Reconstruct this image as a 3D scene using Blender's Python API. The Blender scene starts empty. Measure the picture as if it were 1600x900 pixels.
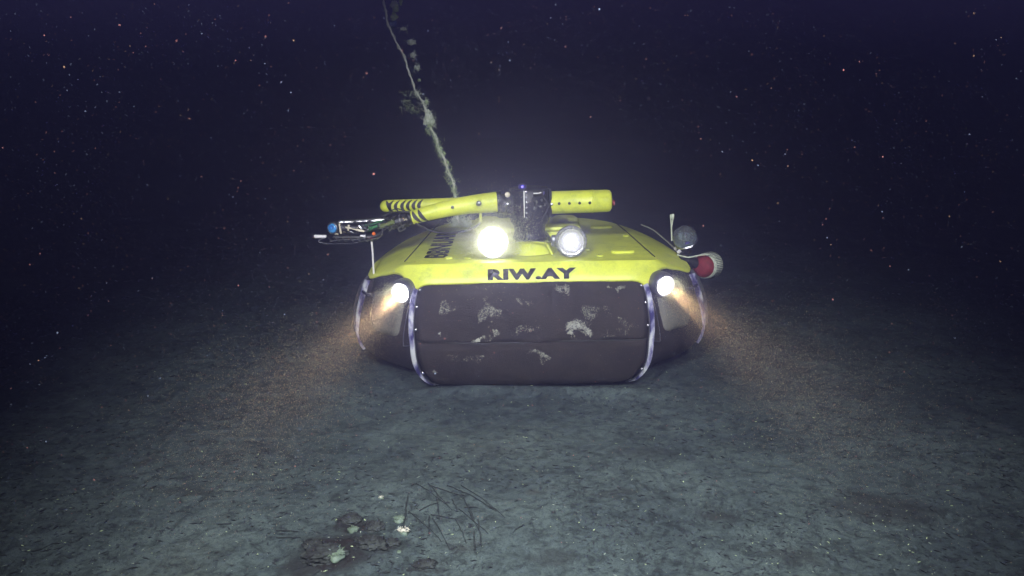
import bpy, bmesh, math, random
import numpy as np
from mathutils import Vector, Matrix
from math import sin, cos, pi, radians, sqrt, atan2

random.seed(7)
rng = np.random.default_rng(11)
scene = bpy.context.scene
COL = scene.collection

# ------------------------------------------------------------------ camera
CAMZ, PITCH, F = 2.0, radians(14), 1244.0 / 1600.0
cam_d = bpy.data.cameras.new('camera')
cam_d.sensor_width = 36.0
cam_d.lens = 36.0 * F
cam_d.clip_start = 0.05
cam_d.clip_end = 500
cam_d.dof.use_dof = True
cam_d.dof.focus_distance = 5.2
cam_d.dof.aperture_fstop = 5.0
cam = bpy.data.objects.new('camera', cam_d)
cam.location = (0, 0, CAMZ)
cam.rotation_euler = (radians(90) - PITCH, 0, 0)
COL.objects.link(cam)
scene.camera = cam

# ------------------------------------------------------------------ deep water light
world = bpy.data.worlds.new('World')
scene.world = world
world.use_nodes = True
wb = world.node_tree.nodes['Background']
wb.inputs[0].default_value = (0.018, 0.0140, 0.050, 1)
wb.inputs[1].default_value = 1.0

def add_lamp(name, kind, loc, power, color, target=None, size=60, blend=0.6, radius=0.03, parent=None):
    l = bpy.data.lights.new(name, kind)
    l.energy = power
    l.color = color
    l.shadow_soft_size = radius
    if kind == 'SPOT':
        l.spot_size = radians(size)
        l.spot_blend = blend
    o = bpy.data.objects.new(name, l)
    o.location = loc
    if target is not None:
        d = Vector(target) - Vector(loc)
        o.rotation_euler = d.to_track_quat('-Z', 'Y').to_euler()
    COL.objects.link(o)
    if parent:
        o.parent = parent
    return o

# lamps of the diving vehicle that looks at the scene
add_lamp('observer_lamp', 'SPOT', (-0.95, 0.1, 3.6), 3150, (0.98, 1.0, 0.95), (-0.25, 4.50, 0.18), 64, 1.0, 0.05)
add_lamp('observer_lamp', 'SPOT', (1.35, 0.1, 3.5), 2300, (0.98, 1.0, 0.95), (0.80, 4.45, 0.15), 66, 1.0, 0.05)

scene.view_settings.view_transform = 'Standard'
scene.view_settings.look = 'None'
scene.view_settings.gamma = 1
scene.view_settings.exposure = 0
scene.cycles.use_denoising = True
scene.cycles.volume_bounces = 1
scene.cycles.max_bounces = 8
scene.cycles.sample_clamp_indirect = 4

# ------------------------------------------------------------------ materials
def material(name, base, rough=0.5, metal=0.0, emit=None, strength=0, bump=0.0, bscale=40, vary=0.0, vscale=8,
             trans=0.0, spec=0.5, second=None, coat=0.0, ior=1.45):
    m = bpy.data.materials.new(name)
    m.use_nodes = True
    nt = m.node_tree
    b = nt.nodes['Principled BSDF']
    b.inputs['Base Color'].default_value = (*base, 1)
    b.inputs['Roughness'].default_value = rough
    b.inputs['Metallic'].default_value = metal
    b.inputs['Specular IOR Level'].default_value = spec
    b.inputs['Transmission Weight'].default_value = trans
    b.inputs['IOR'].default_value = ior
    b.inputs['Coat Weight'].default_value = coat
    if emit:
        b.inputs['Emission Color'].default_value = (*emit, 1)
        b.inputs['Emission Strength'].default_value = strength
    if vary or second or bump:
        tc = nt.nodes.new('ShaderNodeTexCoord')
    if vary or second:
        n = nt.nodes.new('ShaderNodeTexNoise')
        n.inputs['Scale'].default_value = vscale
        n.inputs['Detail'].default_value = 8
        n.inputs['Roughness'].default_value = 0.65
        nt.links.new(tc.outputs['Object'], n.inputs['Vector'])
        r = nt.nodes.new('ShaderNodeValToRGB')
        r.color_ramp.elements[0].position = 0.35
        r.color_ramp.elements[1].position = 0.65
        dark = second if second else tuple(c * (1 - vary) for c in base)
        r.color_ramp.elements[0].color = (*dark, 1)
        r.color_ramp.elements[1].color = (*base, 1)
        nt.links.new(n.outputs['Fac'], r.inputs['Fac'])
        nt.links.new(r.outputs['Color'], b.inputs['Base Color'])
    if bump:
        n2 = nt.nodes.new('ShaderNodeTexNoise')
        n2.inputs['Scale'].default_value = bscale
        n2.inputs['Detail'].default_value = 6
        nt.links.new(tc.outputs['Object'], n2.inputs['Vector'])
        bp = nt.nodes.new('ShaderNodeBump')
        bp.inputs['Strength'].default_value = bump
        bp.inputs['Distance'].default_value = 0.01
        nt.links.new(n2.outputs['Fac'], bp.inputs['Height'])
        nt.links.new(bp.outputs['Normal'], b.inputs['Normal'])
    return m

def yellow_material():
    m = material('yellow_paint', (0.60, 0.68, 0.045), 0.42, coat=0.0, bump=0.08, bscale=30)
    nt = m.node_tree
    b = nt.nodes['Principled BSDF']
    tc = nt.nodes.new('ShaderNodeTexCoord')
    big = nt.nodes.new('ShaderNodeTexNoise'); big.inputs['Scale'].default_value = 3.0; big.inputs['Detail'].default_value = 9
    fine = nt.nodes.new('ShaderNodeTexNoise'); fine.inputs['Scale'].default_value = 90; fine.inputs['Detail'].default_value = 4
    for n in (big, fine):
        nt.links.new(tc.outputs['Object'], n.inputs['Vector'])
    mixf = nt.nodes.new('ShaderNodeMath'); mixf.operation = 'MULTIPLY_ADD'
    nt.links.new(fine.outputs['Fac'], mixf.inputs[0]); mixf.inputs[1].default_value = 0.35
    nt.links.new(big.outputs['Fac'], mixf.inputs[2])
    r = nt.nodes.new('ShaderNodeValToRGB')
    r.color_ramp.elements[0].position = 0.48; r.color_ramp.elements[0].color = (0.50, 0.55, 0.050, 1)
    r.color_ramp.elements[1].position = 0.78; r.color_ramp.elements[1].color = (0.65, 0.71, 0.065, 1)
    nt.links.new(mixf.outputs[0], r.inputs['Fac'])
    d1 = nt.nodes.new('ShaderNodeTexNoise'); d1.inputs['Scale'].default_value = 11; d1.inputs['Detail'].default_value = 12; d1.inputs['Roughness'].default_value = 0.78
    nt.links.new(tc.outputs['Object'], d1.inputs['Vector'])
    dr_ = nt.nodes.new('ShaderNodeMapRange'); dr_.inputs['From Min'].default_value = 0.50; dr_.inputs['From Max'].default_value = 0.72; dr_.inputs['To Max'].default_value = 0.75
    nt.links.new(d1.outputs['Fac'], dr_.inputs['Value'])
    dm = nt.nodes.new('ShaderNodeMix'); dm.data_type = 'RGBA'
    nt.links.new(dr_.outputs[0], dm.inputs['Factor']); nt.links.new(r.outputs['Color'], dm.inputs['A']); dm.inputs['B'].default_value = (0.22, 0.29, 0.070, 1)
    nt.links.new(dm.outputs['Result'], b.inputs['Base Color'])
    return m

M = {}
M['yellow'] = yellow_material()
M['black'] = material('black_plastic', (0.011, 0.011, 0.013), 0.45, vary=0.4, vscale=20, bump=0.2)
M['black_metal'] = material('black_anodised_metal', (0.012, 0.012, 0.014), 0.42, 0.2, bump=0.15, bscale=25)
M['letter'] = material('black_lettering', (0.02, 0.018, 0.026), 0.6)
M['steel'] = material('bright_steel', (0.62, 0.62, 0.66), 0.25, 1.0, bump=0.3, bscale=60)
M['grey_metal'] = material('grey_metal', (0.16, 0.165, 0.185), 0.35, 0.8)
M['rubber'] = material('dark_rubber', (0.02, 0.02, 0.02), 0.7)
M['red'] = material('dark_red_plastic', (0.20, 0.012, 0.020), 0.75, vary=0.5, vscale=22, bump=.4, bscale=30)
M['offwhite'] = material('off_white_plastic', (0.55, 0.60, 0.50), 0.6, vary=0.35, vscale=40)
M['white'] = material('white_plastic', (0.75, 0.73, 0.78), 0.4)
M['beige'] = material('beige_plastic', (0.62, 0.56, 0.45), 0.5)
M['blue'] = material('blue_lens', (0.03, 0.20, 0.62), 0.15, 0.0, coat=1.0, second=(0.10, 0.40, 0.80), vscale=45)
M['bluering'] = material('violet_blue_anodised', (0.10, 0.08, 0.45), 0.3, 0.7)
M['green'] = material('green_cable', (0.03, 0.16, 0.05), 0.5)
M['orange'] = material('orange_plug', (0.8, 0.16, 0.02), 0.5)
M['olive'] = material('olive_hose', (0.10, 0.13, 0.035), 0.5)
M['glass'] = material('clear_dome_glass', (0.92, 0.97, 1.0), 0.06, trans=.93, ior=1.16, coat=1.0)
M['pale_blue'] = material('pale_blue_plastic', (0.30, 0.42, 0.50), 0.5, second=(0.10, 0.15, 0.22), vscale=30)
M['window'] = material('cloudy_grey_window', (0.17, 0.165, 0.14), 0.25, vary=0.35, vscale=7, coat=0.4)
M['algae'] = material('pale_green_growth', (0.60, 0.72, 0.46), 0.8, second=(0.34, 0.44, 0.24), vscale=30)
M['palegrowth'] = material('pale_growth', (0.82, 0.86, 0.74), 0.85, second=(0.50, 0.58, 0.46), vscale=30)
M['bluegrowth'] = material('blue_grey_growth', (0.06, 0.08, 0.24), 0.9)
M['rope'] = material('pale_rope', (0.85, 0.86, 0.78), 0.8)
M['lamp_on'] = material('lit_lamp_glass', (1, 1, 1), 0.2, emit=(1.0, 0.99, 0.97), strength=14)
M['lamp_warm'] = material('lit_headlamp_glass', (1, 1, 1), 0.2, emit=(1.0, 0.96, 0.88), strength=16)
M['lamp_mid'] = material('lit_bulb', (1, 1, 1), 0.2, emit=(1.0, 0.99, 0.97), strength=7)
M['reflector'] = material('satin_reflector', (0.22, 0.225, 0.24), 0.5, 0.5)
M['rock'] = material('dark_rock', (0.050, 0.058, 0.056), 0.95, second=(0.012, 0.011, 0.013), vscale=13, bump=1.0, bscale=30, spec=.15)
M['twig'] = material('dark_twig', (0.018, 0.022, 0.024), 0.8)
M['flake'] = material('dark_litter', (0.018, 0.022, 0.026), 0.9)
M['paleflake'] = material('pale_litter', (0.26, 0.31, 0.28), 0.9)
M['snow_pink'] = material('marine_snow_pink', (0.34, 0.13, 0.13), 0.9)
M['snow_white'] = material('marine_snow_pale', (0.16, 0.20, 0.32), 0.9)
M['snow_orange'] = material('marine_snow_orange', (0.30, 0.18, 0.11), 0.9)
M['silt'] = material('silt_grains', (0.50, 0.42, 0.28), 0.9)
M['silt_red'] = material('silt_grains_red', (0.45, 0.28, 0.20), 0.9)
M['anemone'] = material('pale_green_anemone', (0.15, 0.20, 0.17), 0.6, second=(0.07, 0.10, 0.06), vscale=25, bump=0.5, bscale=40)
M['anemone_core'] = material('pale_pink_core', (0.50, 0.48, 0.42), 0.6, bump=0.5, bscale=60)

def strip_material():
    m = material('blue_white_reflective_strip', (0.6, 0.6, 0.9), 0.3, 0.45)
    nt = m.node_tree; b = nt.nodes['Principled BSDF']
    tc = nt.nodes.new('ShaderNodeTexCoord')
    mp = nt.nodes.new('ShaderNodeMapping'); mp.inputs['Scale'].default_value = (22, 22, 9)
    n = nt.nodes.new('ShaderNodeTexNoise'); n.inputs['Scale'].default_value = 1.0; n.inputs['Detail'].default_value = 4
    nt.links.new(tc.outputs['Object'], mp.inputs[0]); nt.links.new(mp.outputs[0], n.inputs['Vector'])
    r = nt.nodes.new('ShaderNodeValToRGB')
    e = r.color_ramp.elements
    e[0].position = 0.38; e[0].color = (0.05, 0.045, 0.17, 1)
    e[1].position = 0.62; e[1].color = (0.85, 0.87, 0.93, 1)
    k = e.new(0.47); k.color = (0.33, 0.32, 0.56, 1)
    nt.links.new(n.outputs['Fac'], r.inputs['Fac']); nt.links.new(r.outputs['Color'], b.inputs['Base Color'])
    return m
M['strip'] = strip_material()

def skirt_material(spots):
    """dark rubberised cloth with pale encrusting growth at given spots (x, z, rx, rz, amount)"""
    m = material('brown_black_cloth', (0.05, 0.04, 0.045), 0.75, spec=0.3)
    nt = m.node_tree; b = nt.nodes['Principled BSDF']
    L = nt.links.new
    tc = nt.nodes.new('ShaderNodeTexCoord')
    n = nt.nodes.new('ShaderNodeTexNoise'); n.inputs['Scale'].default_value = 5; n.inputs['Detail'].default_value = 9
    n.inputs['Roughness'].default_value = 0.7
    L(tc.outputs['Object'], n.inputs['Vector'])
    base = nt.nodes.new('ShaderNodeValToRGB')
    base.color_ramp.elements[0].position = 0.3; base.color_ramp.elements[0].color = (0.015, 0.0120, 0.0105, 1)
    base.color_ramp.elements[1].position = 0.7; base.color_ramp.elements[1].color = (0.036, 0.029, 0.026, 1)
    L(n.outputs['Fac'], base.inputs['Fac'])
    prev = None
    wn = nt.nodes.new('ShaderNodeTexNoise'); wn.inputs['Scale'].default_value = 8; wn.inputs['Detail'].default_value = 4
    L(tc.outputs['Object'], wn.inputs['Vector'])
    wo = nt.nodes.new('ShaderNodeVectorMath'); wo.operation = 'MULTIPLY_ADD'
    L(wn.outputs['Color'], wo.inputs[0]); wo.inputs[1].default_value = (.34, .34, .26); L(tc.outputs['Object'], wo.inputs[2])
    ws_ = nt.nodes.new('ShaderNodeVectorMath'); ws_.operation = 'SUBTRACT'; L(wo.outputs[0], ws_.inputs[0]); ws_.inputs[1].default_value = (.17, .17, .13)
    sep = nt.nodes.new('ShaderNodeSeparateXYZ'); L(ws_.outputs[0], sep.inputs[0])
    for (x, z, rx, rz, am) in spots:
        c1 = nt.nodes.new('ShaderNodeMath'); c1.operation = 'SUBTRACT'; L(sep.outputs[0], c1.inputs[0]); c1.inputs[1].default_value = x
        c2 = nt.nodes.new('ShaderNodeMath'); c2.operation = 'DIVIDE'; L(c1.outputs[0], c2.inputs[0]); c2.inputs[1].default_value = rx
        c3 = nt.nodes.new('ShaderNodeMath'); c3.operation = 'SUBTRACT'; L(sep.outputs[2], c3.inputs[0]); c3.inputs[1].default_value = z
        c4 = nt.nodes.new('ShaderNodeMath'); c4.operation = 'DIVIDE'; L(c3.outputs[0], c4.inputs[0]); c4.inputs[1].default_value = rz
        a = nt.nodes.new('ShaderNodeMath'); a.operation = 'MULTIPLY'; L(c2.outputs[0], a.inputs[0]); L(c2.outputs[0], a.inputs[1])
        d = nt.nodes.new('ShaderNodeMath'); d.operation = 'MULTIPLY_ADD'; L(c4.outputs[0], d.inputs[0]); L(c4.outputs[0], d.inputs[1]); L(a.outputs[0], d.inputs[2])
        g = nt.nodes.new('ShaderNodeMapRange'); g.interpolation_type = 'SMOOTHSTEP'
        L(d.outputs[0], g.inputs['Value'])
        g.inputs['From Min'].default_value = 0; g.inputs['From Max'].default_value = 1
        g.inputs['To Min'].default_value = am; g.inputs['To Max'].default_value = 0
        if prev is None:
            prev = g.outputs[0]
        else:
            mx = nt.nodes.new('ShaderNodeMath'); mx.operation = 'MAXIMUM'; L(prev, mx.inputs[0]); L(g.outputs[0], mx.inputs[1])
            prev = mx.outputs[0]
    n2 = nt.nodes.new('ShaderNodeTexNoise'); n2.inputs['Scale'].default_value = 46; n2.inputs['Detail'].default_value = 9
    n2.inputs['Roughness'].default_value = 0.75; n2.inputs['Distortion'].default_value = 2.2
    L(tc.outputs['Object'], n2.inputs['Vector'])
    n3 = nt.nodes.new('ShaderNodeTexNoise'); n3.inputs['Scale'].default_value = 32; n3.inputs['Detail'].default_value = 5
    n3.inputs['Roughness'].default_value = 0.6; n3.inputs['Distortion'].default_value = 1.6
    L(tc.outputs['Object'], n3.inputs['Vector'])
    r1 = nt.nodes.new('ShaderNodeMath'); r1.operation = 'SUBTRACT'; L(n3.outputs['Fac'], r1.inputs[0]); r1.inputs[1].default_value = 0.5
    r2 = nt.nodes.new('ShaderNodeMath'); r2.operation = 'ABSOLUTE'; L(r1.outputs[0], r2.inputs[0])
    r3 = nt.nodes.new('ShaderNodeMapRange'); L(r2.outputs[0], r3.inputs['Value']); r3.inputs['From Max'].default_value = 0.055
    r3.inputs['To Min'].default_value = 0.16; r3.inputs['To Max'].default_value = 0.0
    s0 = nt.nodes.new('ShaderNodeMath'); s0.operation = 'ADD'; L(n2.outputs['Fac'], s0.inputs[0]); L(r3.outputs[0], s0.inputs[1])
    s = nt.nodes.new('ShaderNodeMath'); s.operation = 'MULTIPLY_ADD'
    L(prev, s.inputs[0]); s.inputs[1].default_value = 0.42; L(s0.outputs[0], s.inputs[2])
    mr = nt.nodes.new('ShaderNodeMapRange'); mr.inputs['From Min'].default_value = 0.82; mr.inputs['From Max'].default_value = 0.96
    mr.clamp = True
    L(s.outputs[0], mr.inputs['Value'])
    mix = nt.nodes.new('ShaderNodeMix'); mix.data_type = 'RGBA'
    L(mr.outputs[0], mix.inputs['Factor']); L(base.outputs['Color'], mix.inputs['A'])
    mix.inputs['B'].default_value = (0.40, 0.41, 0.36, 1)
    L(mix.outputs['Result'], b.inputs['Base Color'])
    wv = nt.nodes.new('ShaderNodeTexNoise'); wv.inputs['Scale'].default_value = 260; L(tc.outputs['Object'], wv.inputs['Vector'])
    hsum = nt.nodes.new('ShaderNodeMath'); hsum.operation = 'MULTIPLY_ADD'
    L(mr.outputs[0], hsum.inputs[0]); hsum.inputs[1].default_value = 0.9; L(wv.outputs['Fac'], hsum.inputs[2])
    h2 = nt.nodes.new('ShaderNodeMath'); h2.operation = 'MULTIPLY_ADD'
    L(n.outputs['Fac'], h2.inputs[0]); h2.inputs[1].default_value = 2.0; L(hsum.outputs[0], h2.inputs[2])
    bp = nt.nodes.new('ShaderNodeBump'); bp.inputs['Strength'].default_value = 0.7; bp.inputs['Distance'].default_value = 0.016
    L(h2.outputs[0], bp.inputs['Height']); L(bp.outputs['Normal'], b.inputs['Normal'])
    return m

def seabed_material():
    m = bpy.data.materials.new('silty_seabed')
    m.use_nodes = True
    nt = m.node_tree; b = nt.nodes['Principled BSDF']; L = nt.links.new
    b.inputs['Roughness'].default_value = 0.95; b.inputs['Specular IOR Level'].default_value = 0.15
    tc = nt.nodes.new('ShaderNodeTexCoord')
    def noise(sc, det=8, rough=0.6, dist=0.0):
        n = nt.nodes.new('ShaderNodeTexNoise'); n.inputs['Scale'].default_value = sc; n.inputs['Detail'].default_value = det
        n.inputs['Roughness'].default_value = rough; n.inputs['Distortion'].default_value = dist
        L(tc.outputs['Object'], n.inputs['Vector']); return n
    a = noise(1.1, 12, 0.68); c = noise(13, 8, 0.75, 1.0); f = noise(60, 6, 0.75, 2.0)
    r1 = nt.nodes.new('ShaderNodeValToRGB')
    r1.color_ramp.elements[0].position = 0.36; r1.color_ramp.elements[0].color = (0.046, 0.062, 0.066, 1)
    r1.color_ramp.elements[1].position = 0.66; r1.color_ramp.elements[1].color = (0.100, 0.132, 0.128, 1)
    L(a.outputs['Fac'], r1.inputs['Fac'])
    r2 = nt.nodes.new('ShaderNodeValToRGB')
    r2.color_ramp.elements[0].position = 0.38; r2.color_ramp.elements[0].color = (0.36, 0.35, 0.36, 1)
    r2.color_ramp.elements[1].position = 0.56; r2.color_ramp.elements[1].color = (1.0, 1.0, 1.0, 1)
    L(c.outputs['Fac'], r2.inputs['Fac'])
    r3 = nt.nodes.new('ShaderNodeValToRGB')
    r3.color_ramp.elements[0].position = 0.36; r3.color_ramp.elements[0].color = (0.30, 0.32, 0.36, 1)
    r3.color_ramp.elements[1].position = 0.52; r3.color_ramp.elements[1].color = (1.0, 1.0, 1.0, 1)
    L(f.outputs['Fac'], r3.inputs['Fac'])
    m1 = nt.nodes.new('ShaderNodeMix'); m1.data_type = 'RGBA'; m1.blend_type = 'MULTIPLY'; m1.inputs['Factor'].default_value = 0.9
    L(r1.outputs['Color'], m1.inputs['A']); L(r2.outputs['Color'], m1.inputs['B'])
    m2 = nt.nodes.new('ShaderNodeMix'); m2.data_type = 'RGBA'; m2.blend_type = 'MULTIPLY'; m2.inputs['Factor'].default_value = 0.9
    L(m1.outputs['Result'], m2.inputs['A']); L(r3.outputs['Color'], m2.inputs['B'])
    # rare rusty patches
    rp = noise(2.1, 6, 0.6); rr = nt.nodes.new('ShaderNodeMapRange'); rr.inputs['From Min'].default_value = 0.63; rr.inputs['From Max'].default_value = 0.72
    rr.inputs['To Max'].default_value = 0.55; rr.clamp = True; L(rp.outputs['Fac'], rr.inputs['Value'])
    m3 = nt.nodes.new('ShaderNodeMix'); m3.data_type = 'RGBA'; L(rr.outputs[0], m3.inputs['Factor'])
    L(m2.outputs['Result'], m3.inputs['A']); m3.inputs['B'].default_value = (0.045, 0.042, 0.038, 1)
    wn = noise(6, 6, 0.7); wo = nt.nodes.new('ShaderNodeVectorMath'); wo.operation = 'MULTIPLY_ADD'
    L(wn.outputs['Color'], wo.inputs[0]); wo.inputs[1].default_value = (.34, .34, 0); L(tc.outputs['Object'], wo.inputs[2])
    prev = None
    for (px, py, rx, ry, am) in DARKPATCH:
        cc = WG(px, py)
        su = nt.nodes.new('ShaderNodeVectorMath'); su.operation = 'SUBTRACT'; L(wo.outputs[0], su.inputs[0]); su.inputs[1].default_value = (cc.x + .17, cc.y + .17, 0)
        dv = nt.nodes.new('ShaderNodeVectorMath'); dv.operation = 'MULTIPLY'; L(su.outputs[0], dv.inputs[0]); dv.inputs[1].default_value = (1 / rx, 1 / ry, 0)
        ln = nt.nodes.new('ShaderNodeVectorMath'); ln.operation = 'LENGTH'; L(dv.outputs[0], ln.inputs[0])
        mg = nt.nodes.new('ShaderNodeMapRange'); mg.inputs['From Min'].default_value = .55; mg.inputs['From Max'].default_value = 1.15
        mg.inputs['To Min'].default_value = am; mg.inputs['To Max'].default_value = 0; L(ln.outputs['Value'], mg.inputs['Value'])
        if prev is None: prev = mg.outputs[0]
        else:
            q = nt.nodes.new('ShaderNodeMath'); q.operation = 'MAXIMUM'; L(prev, q.inputs[0]); L(mg.outputs[0], q.inputs[1]); prev = q.outputs[0]
    pm = nt.nodes.new('ShaderNodeMapRange'); L(c.outputs['Fac'], pm.inputs['Value']); pm.inputs['From Min'].default_value = .34; pm.inputs['From Max'].default_value = .50
    pm.inputs['To Min'].default_value = .35
    pp = nt.nodes.new('ShaderNodeMath'); pp.operation = 'MULTIPLY'; L(prev, pp.inputs[0]); L(pm.outputs[0], pp.inputs[1])
    m4 = nt.nodes.new('ShaderNodeMix'); m4.data_type = 'RGBA'; L(pp.outputs[0], m4.inputs['Factor'])
    L(m3.outputs['Result'], m4.inputs['A']); m4.inputs['B'].default_value = (0.016, 0.014, 0.015, 1)
    L(m4.outputs['Result'], b.inputs['Base Color'])
    hs = nt.nodes.new('ShaderNodeMath'); hs.operation = 'MULTIPLY_ADD'; L(f.outputs['Fac'], hs.inputs[0]); hs.inputs[1].default_value = 0.5
    L(c.outputs['Fac'], hs.inputs[2])
    bp = nt.nodes.new('ShaderNodeBump'); bp.inputs['Strength'].default_value = 0.8; bp.inputs['Distance'].default_value = 0.008
    L(hs.outputs[0], bp.inputs['Height']); L(bp.outputs['Normal'], b.inputs['Normal'])
    return m

# ------------------------------------------------------------------ mesh helpers
def link(name, verts, faces, mat, parent=None, smooth=True, mats=None, fmi=None):
    me = bpy.data.meshes.new(name)
    me.from_pydata([tuple(v) for v in verts], [], faces)
    if mats:
        for x in mats: me.materials.append(x)
    elif mat: me.materials.append(mat)
    if smooth:
        me.polygons.foreach_set('use_smooth', [True] * len(me.polygons))
    if fmi is not None:
        me.polygons.foreach_set('material_index', fmi)
    me.update()
    o = bpy.data.objects.new(name, me)
    COL.objects.link(o)
    if parent: o.parent = parent
    return o

class MB:
    def __init__(s): s.v = []; s.f = []
    def add(s, vs, fs):
        n = len(s.v); s.v += [tuple(v) for v in vs]; s.f += [tuple(i + n for i in f) for f in fs]; return s
    def loft(s, rings, closed=True, cap=True):
        n = len(rings[0]); vs = [p for r in rings for p in r]; fs = []
        for i in range(len(rings) - 1):
            for j in range(n if closed else n - 1):
                a = i * n + j; b_ = i * n + (j + 1) % n
                fs.append((a, b_, b_ + n, a + n))
        if cap and closed:
            fs.append(tuple(range(n))[::-1]); fs.append(tuple((len(rings) - 1) * n + j for j in range(n)))
        return s.add(vs, fs)
    def tube(s, pts, r, seg=10, cap=True):
        pts = [Vector(p) for p in pts]
        rs = r if isinstance(r, (list, tuple)) else [r] * len(pts)
        rings = []; up = None
        for i, p in enumerate(pts):
            t = (pts[min(i + 1, len(pts) - 1)] - pts[max(i - 1, 0)])
            if t.length < 1e-9: t = Vector((0, 0, 1))
            t.normalize()
            if up is None:
                up = Vector((0, 0, 1)) if abs(t.z) < 0.9 else Vector((1, 0, 0))
            a = t.cross(up)
            if a.length < 1e-4: a = t.orthogonal()
            a.normalize(); b_ = t.cross(a).normalized(); up = -b_
            rings.append([p + (a * cos(2 * pi * k / seg) + b_ * sin(2 * pi * k / seg)) * rs[i] for k in range(seg)])
        return s.loft(rings, True, cap)
    def lathe(s, prof, o=(0, 0, 0), axis=(0, 0, 1), seg=32, cap=True):
        o = Vector(o); q = Vector(axis).normalized().to_track_quat('Z', 'Y')
        rings = [[o + q @ Vector((r * cos(2 * pi * k / seg), r * sin(2 * pi * k / seg), z)) for k in range(seg)] for r, z in prof]
        return s.loft(rings, True, cap)
    def box(s, c, d, rot=None, bev=0.0):
        c = Vector(c); hx, hy, hz = d[0] / 2, d[1] / 2, d[2] / 2
        b = min(bev, hx * .9, hy * .9, hz * .9)
        R = rot or Matrix.Identity(3)
        if b <= 0:
            rings = [[(-hx, -hy, z), (hx, -hy, z), (hx, hy, z), (-hx, hy, z)] for z in (-hz, hz)]
        else:
            def rg(ins, z):
                x, y, q = hx - ins, hy - ins, b
                return [(-x + q, -y, z), (x - q, -y, z), (x, -y + q, z), (x, y - q, z), (x - q, y, z), (-x + q, y, z), (-x, y - q, z), (-x, -y + q, z)]
            rings = [rg(b * .7, -hz), rg(0, -hz + b), rg(0, hz - b), rg(b * .7, hz)]
        return s.loft([[c + R @ Vector(p) for p in r] for r in rings])
    def build(s, name, mat, parent=None, smooth=True, sharp=40):
        o = link(name, s.v, s.f, mat, parent, smooth)
        if smooth and sharp:
            bm = bmesh.new(); bm.from_mesh(o.data)
            bmesh.ops.recalc_face_normals(bm, faces=bm.faces)
            for e in bm.edges:
                if len(e.link_faces) == 2 and e.calc_face_angle(0) > radians(sharp): e.smooth = False
            bm.to_mesh(o.data); bm.free()
        return o

def tag(o, label=None, cat=None, group=None, kind=None):
    if label: o['label'] = label
    if cat: o['category'] = cat
    if group: o['group'] = group
    if kind: o['kind'] = kind
    return o

def catmull(pts, k):
    P = [Vector(p) for p in pts]; out = []
    for i in range(len(P) - 1):
        p0, p1, p2, p3 = P[max(i - 1, 0)], P[i], P[i + 1], P[min(i + 2, len(P) - 1)]
        for j in range(k):
            t = j / k
            out.append(0.5 * ((2 * p1) + (p2 - p0) * t + (2 * p0 - 5 * p1 + 4 * p2 - p3) * t * t + (3 * p1 - p0 - 3 * p2 + p3) * t ** 3))
    out.append(P[-1])
    return out

def icolump(n_sub=1):
    bm = bmesh.new(); bmesh.ops.create_icosphere(bm, subdivisions=n_sub, radius=1)
    v = np.array([x.co[:] for x in bm.verts]); bm.verts.ensure_lookup_table()
    f = np.array([[x.index for x in fc.verts] for fc in bm.faces]); bm.free()
    return v, f
ICO0 = icolump(1); ICO1 = icolump(2); ICO2 = icolump(3)

# ------------------------------------------------------------------ frames
VX, VY, TILT = 0.14, 5.6, radians(-1.15)
Rv = Matrix.Rotation(TILT, 3, 'Y')
def ray(px, py):
    u = (px - 800) / 1244.0; v = (py - 450) / 1244.0
    return Vector((u, cos(PITCH) - v * sin(PITCH), -sin(PITCH) - v * cos(PITCH)))
def W(px, py, Y):                       # world point at distance Y seen at a photo pixel
    d = ray(px, py); return Vector((0, 0, CAMZ)) + d * (Y / d.y)
def WG(px, py, z=0.0):
    d = ray(px, py); return Vector((0, 0, CAMZ)) + d * ((z - CAMZ) / d.z)
Ri = Rv.inverted()
def V(px, py, Y):                       # the same in the crawler's own frame
    return Ri @ (W(px, py, Y) - Vector((VX, VY, 0)))
def VD(px, py, z=0.855):                # on the deck
    o = Ri @ (Vector((0, 0, CAMZ)) - Vector((VX, VY, 0))); d = Ri @ ray(px, py)
    return o + d * ((z - o.z) / d.z)
def L3(x, y, z): return Vector((x, y - VY, z))

# ------------------------------------------------------------------ the sea floor
# dark organic sediment patches: photo position, size in metres, strength
DARKPATCH = [(552, 830, .10, .085, 1.0), (520, 875, .20, .17, 1.0), (585, 862, .13, .07, .9), (664, 888, .06, .04, .85), (470, 898, .12, .10, .8), (1380, 785, .32, .16, .55),
             (1120, 800, .12, .07, .6), (960, 765, .14, .06, .45), (300, 765, .14, .07, .5), (1010, 700, .2, .1, .35), (760, 700, .25, .10, .3), (1240, 860, .15, .06, .5), (860, 870, .12, .05, .4)]
def vnoise(x, y, scale, seed):
    r = np.random.default_rng(seed); g = r.random((256, 256))
    fx = x / scale; fy = y / scale
    ix = np.floor(fx).astype(int); iy = np.floor(fy).astype(int)
    tx = fx - ix; ty = fy - iy; tx = tx * tx * (3 - 2 * tx); ty = ty * ty * (3 - 2 * ty)
    a = g[ix % 256, iy % 256]; b = g[(ix + 1) % 256, iy % 256]; c = g[ix % 256, (iy + 1) % 256]; d = g[(ix + 1) % 256, (iy + 1) % 256]
    return (a * (1 - tx) + b * tx) * (1 - ty) + (c * (1 - tx) + d * tx) * ty - 0.5

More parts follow.
